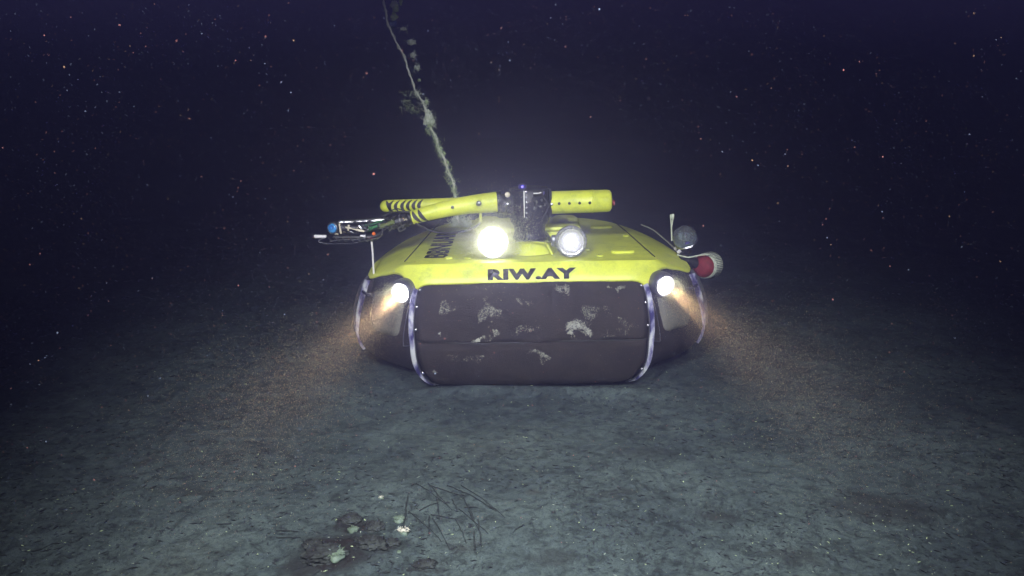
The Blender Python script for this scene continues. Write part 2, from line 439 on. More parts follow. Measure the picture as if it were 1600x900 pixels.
def ground(x, y):
    x = np.asarray(x, float); y = np.asarray(y, float)
    near = np.exp(-((x / 9.0) ** 2 + ((y - 5) / 8.0) ** 2))
    h = 0.9 * vnoise(x, y, 9.0, 1) * (1 - near) + 0.05 * vnoise(x, y, 1.7, 2) + 0.014 * vnoise(x, y, .55, 3) + 0.007 * vnoise(x, y, .21, 4) \
        + 0.006 * vnoise(x, y, .085, 5) + 0.006 * vnoise(x, y, .038, 6) * near
    # trampled flat where the crawler sits, a small push-up of silt along its front
    dx = np.abs(x - VX) / 1.25; dy = np.abs(y - 6.6) / 1.55
    foot = np.clip(1.25 - np.maximum(dx, dy), 0, .25) * 4
    h = h * (1 - foot * .85) - 0.02
    h += 0.075 * np.exp(-((y - 5.15) / .07) ** 2) * np.exp(-((x - VX) / .75) ** 4) * (0.5 + vnoise(x, y, .3, 8))
    # hummocks of the dark outcrop
    for (cx, cy, r, a) in HUM:
        h += a * np.exp(-(((x - cx) ** 2 + (y - cy) ** 2) / r ** 2))
    return h
_p = WG(545, 870); HUM = [(_p.x, _p.y, .30, .05)]

tx = np.linspace(-1, 1, 620); xs = 3.6 * tx + 76.4 * np.sign(tx) * np.abs(tx) ** 9
ty = np.linspace(0, 1, 560); ys = 1.6 + 7.4 * ty + 71 * ty ** 9
ys = np.concatenate([np.linspace(-20, 1.5, 24), ys])
X, Y = np.meshgrid(xs, ys, indexing='ij')
Z = ground(X, Y)
nx, ny = X.shape
me = bpy.data.meshes.new('seabed')
vv = np.stack([X, Y, Z], -1).reshape(-1, 3)
idx = np.arange(nx * ny).reshape(nx, ny)
ff = np.stack([idx[:-1, :-1], idx[1:, :-1], idx[1:, 1:], idx[:-1, 1:]], -1).reshape(-1, 4)
me.from_pydata(vv.tolist(), [], ff.tolist())
me.polygons.foreach_set('use_smooth', np.ones(len(ff), bool))
me.materials.append(seabed_material())
seabed = bpy.data.objects.new('seabed', me); COL.objects.link(seabed)
tag(seabed, 'grey green silty sea floor', None, None, 'structure')
def G(x, y): return float(ground(np.array([x]), np.array([y]))[0])

# ------------------------------------------------------------------ the crawler
veh = bpy.data.objects.new('seabed_crawler', None)
veh.location = (VX, VY, 0); veh.rotation_euler = (0, TILT, 0); COL.objects.link(veh)
tag(veh, 'yellow undersea crawler with black cloth skirt and four lit lamps on the sea floor', 'submersible')

A = [(0,5.33,.855),(.3,5.33,.855),(.6,5.332,.853),(.72,5.335,.852),(.78,5.338,.850),(.815,5.343,.849),(.84,5.35,.848),(.857,5.358,.847),(.868,5.37,.846),(.877,5.39,.846),
     (.883,5.42,.846),(.886,5.47,.846),(.887,5.54,.846),(.884,5.7,.846),(.872,6.0,.846),(.835,6.5,.845),(.765,6.95,.84),(.68,7.15,.836),(.52,7.33,.831),(.3,7.42,.828),(0,7.45,.827)]
B = [(0,5.245,.736),(.3,5.245,.736),(.6,5.245,.735),(.70,5.247,.733),(.75,5.253,.718),(.79,5.266,.688),(.822,5.287,.700),(.855,5.315,.752),(.895,5.345,.782),(.95,5.39,.784),
     (1.0,5.437,.765),(1.07,5.505,.742),(1.155,5.59,.708),(1.18,5.75,.72),(1.165,6.05,.74),(1.085,6.6,.75),(.995,7.02,.752),(.88,7.30,.755),(.69,7.48,.757),(.4,7.60,.76),(0,7.65,.76)]
K = 4
def full(ctrl):
    h = catmull([L3(*p) for p in ctrl], K)
    left = [Vector((-p.x, p.y, p.z)) for p in h[1:-1]][::-1]
    return h + left           # closed loop: front centre -> right -> stern -> left
def normals2d(loop):
    n = len(loop); out = []
    for i in range(n):
        t = loop[(i + 1) % n] - loop[i - 1]; t.z = 0; t.normalize()
        out.append(Vector((t.y, -t.x, 0)))
    return out
LA, LB = full(A), full(B)
N = len(LA); NBn = normals2d(LB)
rings = []
def ringmix(t, bulge=0.0, dz=0.0):
    return [LA[i].lerp(LB[i], t) + NBn[i] * bulge + Vector((0, 0, dz)) for i in range(N)]
NA = normals2d(LA)
H = (N + 2) // 2                         # indices 0..H-1 right half, incl. both ends
shell = MB()
inner = [LA[i] - NA[i] * 0.035 for i in range(N)]
inner2 = [LA[i] - NA[i] * 0.010 for i in range(N)]
inner[0].x = 0; inner2[0].x = 0
lip1 = [LB[i] - NBn[i] * .006 - Vector((0, 0, .010)) for i in range(N)]
lip2 = [LB[i] - NBn[i] * .030 - Vector((0, 0, .010)) for i in range(N)]
shell.loft([inner, inner2, ringmix(.0, .0, 0), ringmix(.03, .0025, 0), ringmix(.07, .005), ringmix(.14, .008), ringmix(.35, .012), ringmix(.65, .012), ringmix(.9, .006), LB, lip1, lip2], True, False)
# deck field between right and left half
def R_(i): return inner[i]
def Lf(i): return inner[(N - i) % N]
S = 20
grid = []
for i in range(0, H):
    a, b = Lf(i), R_(i)
    if i in (0, H - 1): a = b = inner[i]
    row = []
    for k in range(S + 1):
        p = a.lerp(b, k / S); row.append(p)
    grid.append(row)
# densify along y: simple loft of open rows
flatn = [r for r in grid]
deck = MB(); vs = [p for r in flatn for p in r]; fs = []
for i in range(len(flatn) - 1):
    for k in range(S):
        q = i * (S + 1) + k; fs.append((q, q + 1, q + S + 2, q + S + 1))
deck.add(vs, fs)
sh = shell.build('hull_shell', M['yellow'], veh, True, 26)
dk = deck.build('deck', M['yellow'], veh, True, 0)

# dark lower hull
levels = [(.0, -.02, 0), (.08, .012, 0), (.22, .045, 0), (.40, .085, 0), (.58, .105, 0), (.70, .085, 0), (.82, .02, 0), (.92, -.08, 0), (1.0, -.18, 0)]
def hull_pt(i, t):
    """point of the dark hull under edge index i; t 0 top .. 1 bottom"""
    for a, b in zip(levels, levels[1:]):
        if a[0] <= t <= b[0]:
            s = (t - a[0]) / (b[0] - a[0]); off = a[1] * (1 - s) + b[1] * s; break
    z0 = LB[i].z - .004; z = z0 * (1 - t) + .004 * t
    return Vector((LBs[i].x, LBs[i].y, 0)) + NBs[i] * off + Vector((0, 0, z))
# smoothed outline without the arch
Bs = [(x, y, 0) for x, y, z in B]
LBs = full(Bs); NBs = normals2d(LBs)
sm = []
for i in range(N):
    sm.append(sum((NBs[(i + k) % N] for k in range(-3, 4)), Vector()).normalized())
NBs = sm
tt = [0, .04, .08, .15, .22, .31, .40, .49, .58, .65, .72, .78, .84, .89, .94, .97, 1.0]
lower = MB().loft([[hull_pt(i, t) for i in range(N)] for t in tt], True, False)

FP = [(.738,.60,5.275),(.733,.70,5.262),(.722,.742,5.245),(.70,.762,5.222),(.65,.775,5.178),(.60,.782,5.145),(.53,.788,5.112),(.46,.790,5.09),(.40,.788,5.078),(.372,.786,5.076),(.366,.785,5.088),(.358,.785,5.096),(.350,.784,5.088),(.344,.784,5.075),(.30,.782,5.072),(.22,.775,5.08),(.15,.757,5.098),(.09,.728,5.125),(.045,.695,5.158),(.012,.655,5.21),(.0,.60,5.30)]
GSP = []
def px_spot(px, py, rx, rz, am):
    p = V(px, py, 5.12); GSP.append((p.x, p.z, rx, rz, am))
for s_ in ((766,490,.11,.09,.85),(745,525,.10,.05,1.0),(772,520,.05,.04,.9),(905,508,.12,.08,.95),(898,522,.07,.04,1.1),(925,490,.14,.07,.7),(975,505,.14,.06,.62),(692,480,.03,.09,.75),(688,520,.025,.03,1.0),
           (842,550,.12,.05,.85),(735,556,.16,.05,.62),(880,455,.05,.05,.8),(678,572,.05,.03,.8),(824,478,.05,.04,.6),(965,460,.02,.03,.9),(955,520,.05,.03,.6),(826,512,.10,.06,.7)):
    px_spot(*s_)
M['skirt'] = skirt_material(GSP)
low = lower.build('hull_skirt', M['skirt'], veh, True, 50)

fp = MB(); rows = []
UN = 64
for (z, w, y) in FP:
    row = []
    for k in range(UN + 1):
        u = -1 + 2 * k / UN
        u = math.copysign(abs(u) ** .9, u)
        e = abs(u)
        back = 0.055 * max(0, (e - .93) / .07) ** 2.2
        sag = .008 * sin(u * 7 + z * 11) + .006 * sin(u * 13 - z * 23 + 1.3 * sin(z * 9)) + .003 * sin(u * 37 + z * 41 + 2 * sin(u * 5))
        row.append(L3(u * w * (1 - .006 * max(0, (e - .93) / .07) ** 2), y + back + sag * (1 - e ** 8) + .030 * e * e - .012, z))
    # side returns
    row = [L3(-w, y + .16, z)] + row + [L3(w, y + .16, z)]
    rows.append(row)
n_ = len(rows[0]); fp.loft(rows, False, False)
front = fp.build('front_panel', M['skirt'], veh, True, 70)
# dark stitched seam cord across the panel
pts = []
for k in range(41):
    u = -1 + 2 * k / 40; pts.append(L3(u * .778, 5.078 + .030 * u * u + (.02 if abs(u) > .97 else 0), .359 + .004 * sin(u * 5)))
MB().tube(pts, .0045, 6).build('seam_cord', M['rubber'], veh)
MB().tube([L3(x, 5.262, .7335 - .000) for x in np.linspace(-.66, .66, 30)], .005, 6).build('edge_piping', M['rubber'], veh)

# strips beside the front panel
def band(pts, w, th, side):
    m = MB(); rings = []
    P = [Vector(p) for p in pts]
    for i, p in enumerate(P):
        t = (P[min(i + 1, len(P) - 1)] - P[max(i - 1, 0)]).normalized()
        a = Vector(side).normalized(); a = (a - t * a.dot(t)).normalized(); b = t.cross(a)
        ww = w[i] if isinstance(w, list) else w
        rings.append([p - a * ww / 2 - b * th / 2, p - a * ww / 2 + b * th / 2, p + a * ww / 2 + b * th / 2, p + a * ww / 2 - b * th / 2])
    return m.loft(rings)
for sx in (-1, 1):
    pts = []
    for (z, w, y) in FP[3:20]:
        if .344 <= z <= .372 and z not in (.372, .344): continue
        pts.append((sx * (w + .020), y + .030, z))
    pts = catmull([L3(*p) for p in pts], 3)
    n = len(pts)
    ws = [.034 * (1 - .75 * max(0, (i / n - .62) / .38)) for i in range(n)]
    o = band(pts, ws, .010, (sx * .8, -.6, 0)).build('edge_strip', M['strip'], veh)
    MB().tube([p + Vector((-sx * .021, -.008, 0)) for p in pts[2:]], .004, 6).build('edge_wire', M['grey_metal'], veh)
    # thin wire handle outside of the strip
    hp = catmull([L3(sx * .825, 5.20, .60), L3(sx * .845, 5.165, .52), L3(sx * .862, 5.14, .42), L3(sx * .868, 5.13, .345), L3(sx * .86, 5.13, .335), L3(sx * .81, 5.11, .345)], 5)
    MB().tube(hp, .004, 6).build('wire_handle', M['steel'], veh)
    # fittings beside the strip
    for k, (z, w, y) in enumerate((FP[3], FP[5], FP[7], FP[16])):
        MB().lathe([(.0, 0), (.010, 0), (.010, .010), (.005, .014), (0, .014)], L3(sx * (w - .015), y + .0, z), (0, -1, .2), 12).build('rivet', M['steel'], veh)
    # outer strip and its guard tube at the far edge of the cheek
    op = catmull([L3(sx * 1.168, 5.585, .69), L3(sx * 1.20, 5.57, .60), L3(sx * 1.235, 5.565, .48), L3(sx * 1.252, 5.565, .36), L3(sx * 1.250, 5.575, .24), L3(sx * 1.225, 5.58, .17)], 6)
    n = len(op)
    ws = [.046 * (1 - .7 * max(0, (i / n - .6) / .4)) for i in range(n)]
    band(op, ws, .012, (sx * .75, -.65, 0)).build('outer_strip', M['strip'], veh)
    gp = catmull([L3(sx * 1.165, 5.60, .715), L3(sx * 1.21, 5.60, .66), L3(sx * 1.255, 5.605, .56), L3(sx * 1.285, 5.61, .44), L3(sx * 1.292, 5.61, .34), L3(sx * 1.282, 5.60, .30)], 6)
    MB().tube(gp, .011, 8).build('guard_tube', M['grey_metal'], veh)
    MB().tube([L3(sx * 1.20, 5.55, .615), L3(sx * 1.155, 5.505, .60), L3(sx * 1.12, 5.475, .605)], .012, 8).build('strip_bracket', M['steel'], veh)

# cheek window (cloudy panel) on each side
iw0, iw1 = 6.6 * K, 11.2 * K
def hp_at(fi, t):
    i = int(fi); s = fi - i; return hull_pt(i, t).lerp(hull_pt(i + 1, t), s)
def hn_at(fi):
    return NBs[int(fi)]
for sx in (-1, 1):
    g = MB(); rows = []
    UW, VW = 16, 18
    for b in range(VW + 1):
        v = -1 + 2 * b / VW; row = []
        for a in range(UW + 1):
            u = -1 + 2 * a / UW
            # squircle: round the lower corners, taper a little
            uu = u * (1 - .10 * max(0, v)) * (sqrt(max(0, 1 - max(0, v) ** 5 * .85)) if v > 0 else 1)
            fi = (iw0 + iw1) / 2 + uu * (iw1 - iw0) / 2
            t = .12 + (v + 1) / 2 * .42
            off = .030 - .028 * max(abs(u), abs(v)) ** 10
            p = hp_at(fi, t) + hn_at(fi) * off
            row.append(Vector((sx * p.x, p.y, p.z)))
        rows.append(row)
    g.loft(rows, False, False)
    g.build('cheek_window', M['window'], veh, True, 60)
    # black upper plate above the window with a straight lower edge
    g = MB(); rows = []
    for b in range(5):
        row = []
        for a in range(13):
            fi = 7.4 * K + a / 12 * (3.9 * K); t = .01 + b / 4 * .135
            p = hp_at(fi, t) + hn_at(fi) * (.040 if 0 < b < 4 and 0 < a < 12 else .022)
            row.append(Vector((sx * p.x, p.y, p.z)))
        rows.append(row)
    g.loft(rows, False, False).build('cheek_plate', M['black'], veh, True, 60)

# headlights
def headlight(px, py, sx, big):
    c = V(px, py, 5.255)
    ax = Vector((sx * .45, -1, -.05)).normalized()
    hd = MB().lathe([(.0, -.10), (.085, -.10), (.090, -.03), (.086, .0), (.078, .018), (.070, .022), (.066, .016), (.064, .0), (0, -.01)], c, ax, 32).build('headlight', M['grey_metal'], veh)
    MB().lathe([(0, .0), (.058, .0), (.062, .012), (.055, .028), (.035, .038), (.012, .042), (0, .042)], c, ax, 32).build('lens', M['lamp_warm'], hd)
    # moulded hood above the lamp
    return c, ax
cL, axL = headlight(627, 457, -1, 1)
cR, axR = headlight(1038, 446, 1, 1)
for c, ax, sx in ((cL, axL, -1), (cR, axR, 1)):
    s_ = c + Vector((0, -.060, .006))
    tgt = c + Vector((sx * .28, -.95, -.13))
    add_lamp('headlight_lamp', 'SPOT', s_, 3300, (1.0, .73, .40), tgt, 21, .8, .02, veh)
    add_lamp('headlight_glow', 'SPOT', s_, 12, (1.0, .93, .82), c + ax, 150, 1, .04, veh)

# floodlights on the deck front
def floodlight(px, py, full_on):
    c = V(px, py, 5.50)
    ax = Vector((-c.x * .10, -1, .18 if full_on else .10)).normalized()
    R = .112
    hs = MB().lathe([(0, -.16), (.04, -.16), (.055, -.13), (.075, -.10), (R - .010, -.03), (R, -.01), (R, .022), (R - .006, .030), (R - .016, .030), (R - .020, .020), (R - .022, .0)] +
                    ([(.085, -.004), (0, -.004)] if full_on else [(.080, -.02), (.055, -.055), (.03, -.07), (0, -.07)]), c, ax, 48)
    h = hs.build('floodlight', M['grey_metal'], veh)
    if full_on:
        MB().lathe([(0, .0), (.098, .0), (.110, .020), (.104, .045), (.085, .070), (.05, .088), (0, .094)], c, ax, 40).build('lens', M['lamp_on'], h)
    else:
        MB().lathe([(.094, .004), (.082, -.008), (.072, -.022), (.052, -.042), (.032, -.052), (.0, -.056)], c, ax, 40, False).build('reflector', M['reflector'], h)
        MB().lathe([(.094, .018), (.098, .022), (.094, .028), (.088, .026), (.086, .018)], c, ax, 48, False).build('retaining_ring', M['steel'], h)
        MB().lathe([(0, -.05), (.034, -.05), (.044, -.03), (.040, -.008), (.024, .004), (0, .008)], c, ax, 24).build('bulb', M['lamp_mid'], h)
        MB().lathe([(.070, -.006), (.073, -.003), (.070, .0)], c, ax, 40, False).build('inner_ring', M['steel'], h)
    base = VD(px + (0 if full_on else 0), py + 26)
    base = Vector((c.x, c.y + .0, .856))
    MB().tube([base, base + Vector((0, 0, .02)), c - Vector((0, 0, .09))], [.018, .013, .016], 12).build('stem', M['steel'], h)
    MB().lathe([(0, 0), (.05, 0), (.05, .006), (.03, .012), (.026, .022), (0, .022)], base, (0, 0, 1), 24).build('mount_foot', M['steel'], h)
    # cable gland box beside the housing
    MB().box(c + Vector((-.118, .03, .0)), (.035, .06, .075), None, .006).build('side_box', M['grey_metal'], h)
    return c, ax, h
fL, fax, hL = floodlight(770, 378, True)
fR, fbx, hR = floodlight(892, 377, False)
tag(hL, 'fully lit deck floodlight, dazzling white'); tag(hR, 'dimmer deck floodlight with visible bezel and reflector')
add_lamp('floodlight_lamp', 'SPOT', fL + fax * .15, 105, (1.0, .98, .62), fL + fax * 2 + Vector((0, 0, .12)), 150, .5, .06, veh)
add_lamp('floodlight_lamp', 'SPOT', fR + fbx * .08, 9, (1.0, .98, .8), fR + fbx * 2, 110, 1, .04, veh)

# lettering
def lettering(body, name, size, sx, bold, mat, parent, origin, xdir, ydir, push, project=None, font_space=1.0, squash=1.0):
    cu = bpy.data.curves.new('lettering_curve', 'FONT')
    cu.body = body; cu.size = size; cu.offset = bold; cu.space_character = font_space; cu.align_x = 'CENTER'
    cu.resolution_u = 4
    to = bpy.data.objects.new('tmp', cu); COL.objects.link(to)
    dg = bpy.context.evaluated_depsgraph_get(); dg.update()
    me = bpy.data.meshes.new_from_object(to.evaluated_get(dg))
    bpy.data.objects.remove(to)
    bm = bmesh.new(); bm.from_mesh(me)
    bmesh.ops.triangulate(bm, faces=bm.faces)
    n = Vector(xdir).cross(Vector(ydir)).normalized()
    for v in bm.verts:
        p = Vector(origin) + Vector(xdir) * (v.co.x * sx) + Vector(ydir) * v.co.y * squash
        v.co = project(p) if project else p
    r = bmesh.ops.extrude_face_region(bm, geom=list(bm.faces))
    for v in [e for e in r['geom'] if isinstance(e, bmesh.types.BMVert)]:
        v.co += n * push
    bmesh.ops.recalc_face_normals(bm, faces=bm.faces)
    bm.to_mesh(me); bm.free()
    me.name = name; me.materials.clear(); me.materials.append(mat)
    o = bpy.data.objects.new(name, me); COL.objects.link(o); o.parent = parent
    return o
bd = Vector((0, .085, .119)).normalized()
def on_band(p):
    t = (.855 - p.z) / .119
    y = 5.33 - .085 * t - VY
    bulge = .014 * math.sin(pi * min(max(t, 0), 1)) + .0035
    return Vector((p.x, y - bulge, p.z + .0))
o = lettering('RIW.AY', 'name_lettering', .126, 1.22, .0082, M['letter'], veh, L3(.0, 5.30, .757), (1, 0, 0), tuple(bd), .002, on_band, 1.16, .80)
o['label'] = 'bold black letters RIW.AY on the front band'
q0, q1 = VD(688, 404), VD(722, 352)
o = lettering('BBNUAR', 'deck_lettering', .225, 1.16, .0045, M['letter'], veh, (-.545, 0, 0), (0, 1, 0), (-1, 0, 0), .002, None, 1.02, 1)
for v in o.data.vertices:
    v.co.y = v.co.y + (5.37 + .68 - VY); v.co.x -= .045
DECK_LET = o
o['label'] = 'black letters BBNUAR running back along the deck'
def deck_z(x, y):
    # height of the deck surface at local x, y
    yy = y + VY
    ya = [p[1] for p in A]; za = [p[2] for p in A]
    return float(np.interp(yy, ya, za)) + .004
for v in o.data.vertices:
    v.co.z = deck_z(v.co.x, v.co.y) + (.003 if v.co.z > 0 else .001) + .0005
# deck seams: narrow dark gaskets
for sx in (-1, 1):
    pts = [VD(1023, 400), VD(1000, 380), VD(980, 362), VD(957, 342)]
    pts = catmull([Vector((sx * (p.x), p.y, deck_z(0, p.y) + .001)) for p in pts], 8)
    pts = [Vector((p.x, p.y, deck_z(0, p.y) + .0012)) for p in pts]
    MB().tube(pts, .0042, 6).build('deck_seam', M['rubber'], veh)
# pads, slots and buttons on the deck
def stadium(c, lx, ly, h, dome=.4, name='slot_cover', mat=None, seg=10):
    r = min(lx, ly) / 2; m = MB(); rings = []
    for ins, z in ((0, -.01), (0, h * .55), (r * .12, h * .85), (r * .3, h), (r * .9, h)):
        ring = []
        rr = max(r - ins, .001)
        for k in range(4 * seg):
            a = 2 * pi * k / (4 * seg)
            ox = (lx / 2 - r) * (1 if cos(a) > 1e-6 else -1 if cos(a) < -1e-6 else 0)
            oy = (ly / 2 - r) * (1 if sin(a) > 1e-6 else -1 if sin(a) < -1e-6 else 0)
            ring.append(Vector(c) + Vector((ox + rr * cos(a), oy + rr * sin(a), z)))
        rings.append(ring)
    return m.loft(rings).build(name, mat or M['yellow'], veh)
def deckpt(px, py):
    p = VD(px, py)
    for _ in range(3): p = VD(px, py, deck_z(0, p.y))
    return p
p = deckpt(973, 393); stadium(p, .17, .085, .012)
p = deckpt(939, 355); stadium(p, .19, .10, .018)
for (a, b) in ((937, 400), (978, 369), (918, 391)):
    p = deckpt(a, b); r = .026 if a != 918 else .018
    bt = MB().lathe([(0, 0), (r, 0), (r, .006), (r * .8, .010), (0, .011)], p, (0, 0, 1), 24).build('deck_cap', M['yellow'], veh)
    MB().box(p + Vector((0, 0, .011)), (r * 1.1, .006, .003), Matrix.Rotation(.5, 3, 'Z')).build('cap_slot', M['rubber'], bt)
p = deckpt(701, 404); lug = MB().lathe([(0, 0), (.03, 0), (.03, .008), (.02, .014), (0, .015)], p, (0, 0, 1), 24).build('deck_cap', M['yellow'], veh)
for a, b in ((731, 404), (735, 396)):
    p = deckpt(a, b); MB().lathe([(0, 0), (.026, 0), (.026, .006), (.02, .011), (0, .012)], p, (0, 0, 1), 24).build('deck_cap', M['yellow'], veh)
# raised round hatches and folded shelf plates either side of the tower
for sx in (-1, 1):
    hx = sx * .33
    stadium(L3(hx, 6.80, deck_z(0, 6.80 - VY)), .25, .30, .085, name='hatch_pad')
    # shelf plate with a bright folded front lip, sloping web beneath it
    y0 = 5.90; z = .990
    sh_ = MB().box(L3(sx * .245, y0 + .11, z), (.29, .22, .010), None, .003).build('shelf_plate', M['yellow'], veh)
    MB().box(L3(sx * .245, y0 - .002, z - .008), (.29, .008, .026), None, .002).build('lip', M['yellow'], sh_)
    w = MB().add([L3(sx * .12, y0 + .03, z - .006), L3(sx * .385, y0 + .03, z - .006), L3(sx * .385, y0 + .01, .85), L3(sx * .22, y0 + .01, .85),
                  L3(sx * .12, y0 + .05, z - .006), L3(sx * .385, y0 + .05, z - .006), L3(sx * .385, y0 + .03, .85), L3(sx * .22, y0 + .03, .85)],
                 [(0, 1, 2, 3), (7, 6, 5, 4), (0, 4, 5, 1), (1, 5, 6, 2), (2, 6, 7, 3), (3, 7, 4, 0)])
    w.build('shelf_web', M['yellow'], veh, False)
    # diagonal braces of the pedestal
    MB().tube([L3(sx * .125, 5.62, .935), L3(sx * .165, 5.56, .856)], .010, 8).build('pedestal_brace', M['yellow'], veh)
# tower
ped = MB().lathe([(0, 0), (.205, 0), (.200, .012), (.165, .045), (.140, .075), (.130, .085), (0, .085)], L3(.0, 5.76, .852), (0, 0, 1), 48).build('tower_pedestal', M['yellow'], veh)
TX, TY = .01, 5.76
tw = MB().lathe([(0, .93), (.128, .93), (.128, .955), (.115, .97), (.112, 1.0), (.118, 1.04), (.136, 1.065), (.142, 1.08), (.142, 1.115), (.142, 1.30), (.135, 1.312), (.10, 1.318), (0, 1.318)],
                L3(TX, TY, 0), (0, 0, 1), 48).build('tower', M['black_metal'], veh)
tag(tw, 'black turret column')
for zz in (1.12, 1.20, 1.295):
    MB().lathe([(.1425, -.005), (.147, -.003), (.147, .003), (.1425, .005)], L3(TX, TY, zz), (0, 0, 1), 48, False).build('collar', M['black'], tw)
# front plate with screw row and pale strip
MB().box(L3(TX - .012, TY - .150, 1.21), (.075, .02, .20), None, .004).build('front_plate', M['black'], tw)
MB().box(L3(-.030, TY - .1625, 1.215), (.006, .006, .190), None, .001).build('pale_strip', M['white'], tw)
for k, zz in enumerate((1.300, 1.264, 1.228, 1.190, 1.152, 1.118)):
    MB().lathe([(0, 0), (.0085, 0), (.0085, .004), (.005, .009), (0, .010)], L3(-.014, TY - .160, zz), (0, -1, 0), 12).build('screw', M['steel'], tw)
for zz, yy in ((1.050, -.126), (.995, -.112), (.962, -.122), (.945, -.130)):
    MB().lathe([(0, 0), (.0075, 0), (.0075, .004), (.004, .008), (0, .009)], L3(-.012, TY + yy, zz), (0, -1, .1), 12).build('screw', M['steel'], tw)
MB().tube(catmull([L3(-.15, 5.60, .935), L3(-.08, 5.585, .950), L3(.0, 5.58, .955), L3(.08, 5.57, .950), L3(.16, 5.55, .945), L3(.20, 5.54, .955)], 5), .0045, 6).build('hand_wire', M['steel'], tw)
MB().tube([L3(-.012, TY - .145, 1.118), L3(-.012, TY - .10, 1.03), L3(-.012, TY - .13, .945)], .002, 5).build('link_wire', M['steel'], tw)
# camera head with a blue ring
cr = MB().tube([L3(.070 + .042 * cos(a), TY - .150, 1.292 + .022 * sin(a)) for a in np.linspace(pi * .95, pi * 2.1, 16)], .006, 8).build('blue_ring', M['bluering'], tw)
MB().box(L3(.070, TY - .150, 1.287), (.075, .03, .045), None, .006).build('camera_block', M['black'], tw)
MB().tube([L3(.035, TY - .168, 1.290), L3(.075, TY - .170, 1.291), L3(.092, TY - .168, 1.298)], .0035, 6).build('camera_wire', M['white'], tw)
MB().lathe([(0, 0), (.03, 0), (.03, .02), (.022, .03), (0, .03)], L3(-.04, TY - .06, 1.315), (0, 0, 1), 24).build('top_cap', M['bluering'], tw)
for (x, z, r) in ((.055, 1.225, .011), (.095, 1.235, .010), (.118, 1.20, .010), (.045, 1.18, .013), (.088, 1.19, .012), (-.075, 1.26, .008), (-.075, 1.20, .008)):
    yy = TY - sqrt(max(.142 ** 2 - (x - TX) ** 2, 0)) + .002
    MB().lathe([(0, 0), (r, 0), (r, .006), (r * .6, .011), (0, .012)], L3(x, yy, z), (x - TX, -.12, 0), 16).build('fitting', M['grey_metal'] if r > .009 else M['steel'], tw)
for dx in (.02, .1):
    MB().tube(catmull([L3(TX + dx, TY - .16, 1.26), L3(TX + dx + .03, TY - .175, 1.2), L3(TX + dx, TY - .17, 1.13), L3(TX + dx - .04, TY - .12, 1.04)], 6), .006, 6).build('hose', M['rubber'], tw)
# left shoulder
AZ = 1.200
shd = MB().lathe([(0, 0), (.078, 0), (.082, .01), (.082, .05), (.070, .055), (.070, .09), (.074, .095), (.074, .145), (0, .145)], L3(-.105, TY - .01, AZ), (-1, 0, .0), 32).build('shoulder_joint', M['black_metal'], veh)
MB().lathe([(0, 0), (.017, 0), (.020, .012), (.016, .028), (.006, .034), (0, .034)], V(793, 304, 5.66), (0, -1, .1), 20).build('knob', M['beige'], shd)
MB().lathe([(0, 0), (.012, 0), (.013, .012), (.009, .022), (0, .024)], V(793, 319, 5.66), (0, -1, .1), 20).build('knob', M['steel'], shd)

# right drum
dx0, dx1, dr = .16, .605, .082
drum = MB().lathe([(0, 0), (dr, 0), (dr + .003, .006), (dr, .012), (dr, .30), (dr + .003, .303), (dr + .003, .310), (dr - .001, .315), (dr - .001, .41), (dr - .006, .432), (dr - .02, .444), (0, .447)],
                  L3(dx0, TY, AZ), (1, 0, .012), 48).build('drum_arm', M['yellow'], veh)
tag(drum, 'short yellow drum arm pointing right')
for k in range(4):
    MB().lathe([(0, 0), (.0105, 0), (.0105, .004), (.0085, .005), (.0085, -.0), (0, .0015)], L3(dx0 + .062 + k * .073, TY - dr - .001, AZ + .004), (0, -1, 0), 16).build('bolt_hole', M['rubber'], drum)
MB().lathe([(0, 0), (.011, 0), (.010, .008), (0, .010)], L3(dx0 + .008, TY - dr - .002, AZ + .0), (0, -1, 0), 12).build('bolt', M['steel'], drum)
MB().lathe([(0, 0), (.022, 0), (.02, .02), (0, .024)], L3(dx1 + .004, TY, AZ - .01), (1, 0, 0), 16).build('end_plug', M['red'], drum)
MB().box(L3(dx0 + .0, TY, AZ), (.02, .17, .19), None, .01).build('flange', M['black_metal'], drum)

# arm
arm = MB().tube(catmull([V(776, 316, 5.74), V(750, 318, 5.73), V(720, 322, 5.72), V(690, 328, 5.70), V(662, 335, 5.68), V(638, 342, 5.66)], 5),
                [.078 - .031 * min(1, (i / 25)) ** .8 for i in range(26)], 28).build('upper_arm', M['yellow'], veh)
tag(arm, 'curved yellow upper arm reaching left')
MB().tube([V(784, 315, 5.745), V(775, 316, 5.743)], [.070, .0785], 28).build('cuff', M['black'], arm)
for (a, b, r) in ((748, 318, .019), (707, 324, .012)):
    c = V(a, b, 5.645 if a == 748 else 5.650)
    MB().lathe([(0, -.01), (r, -.01), (r, .004), (r * .85, .007), (r * .6, .004), (0, .006)], c, (-.05, -1, .05), 20).build('bolt', M['grey_metal'], arm)
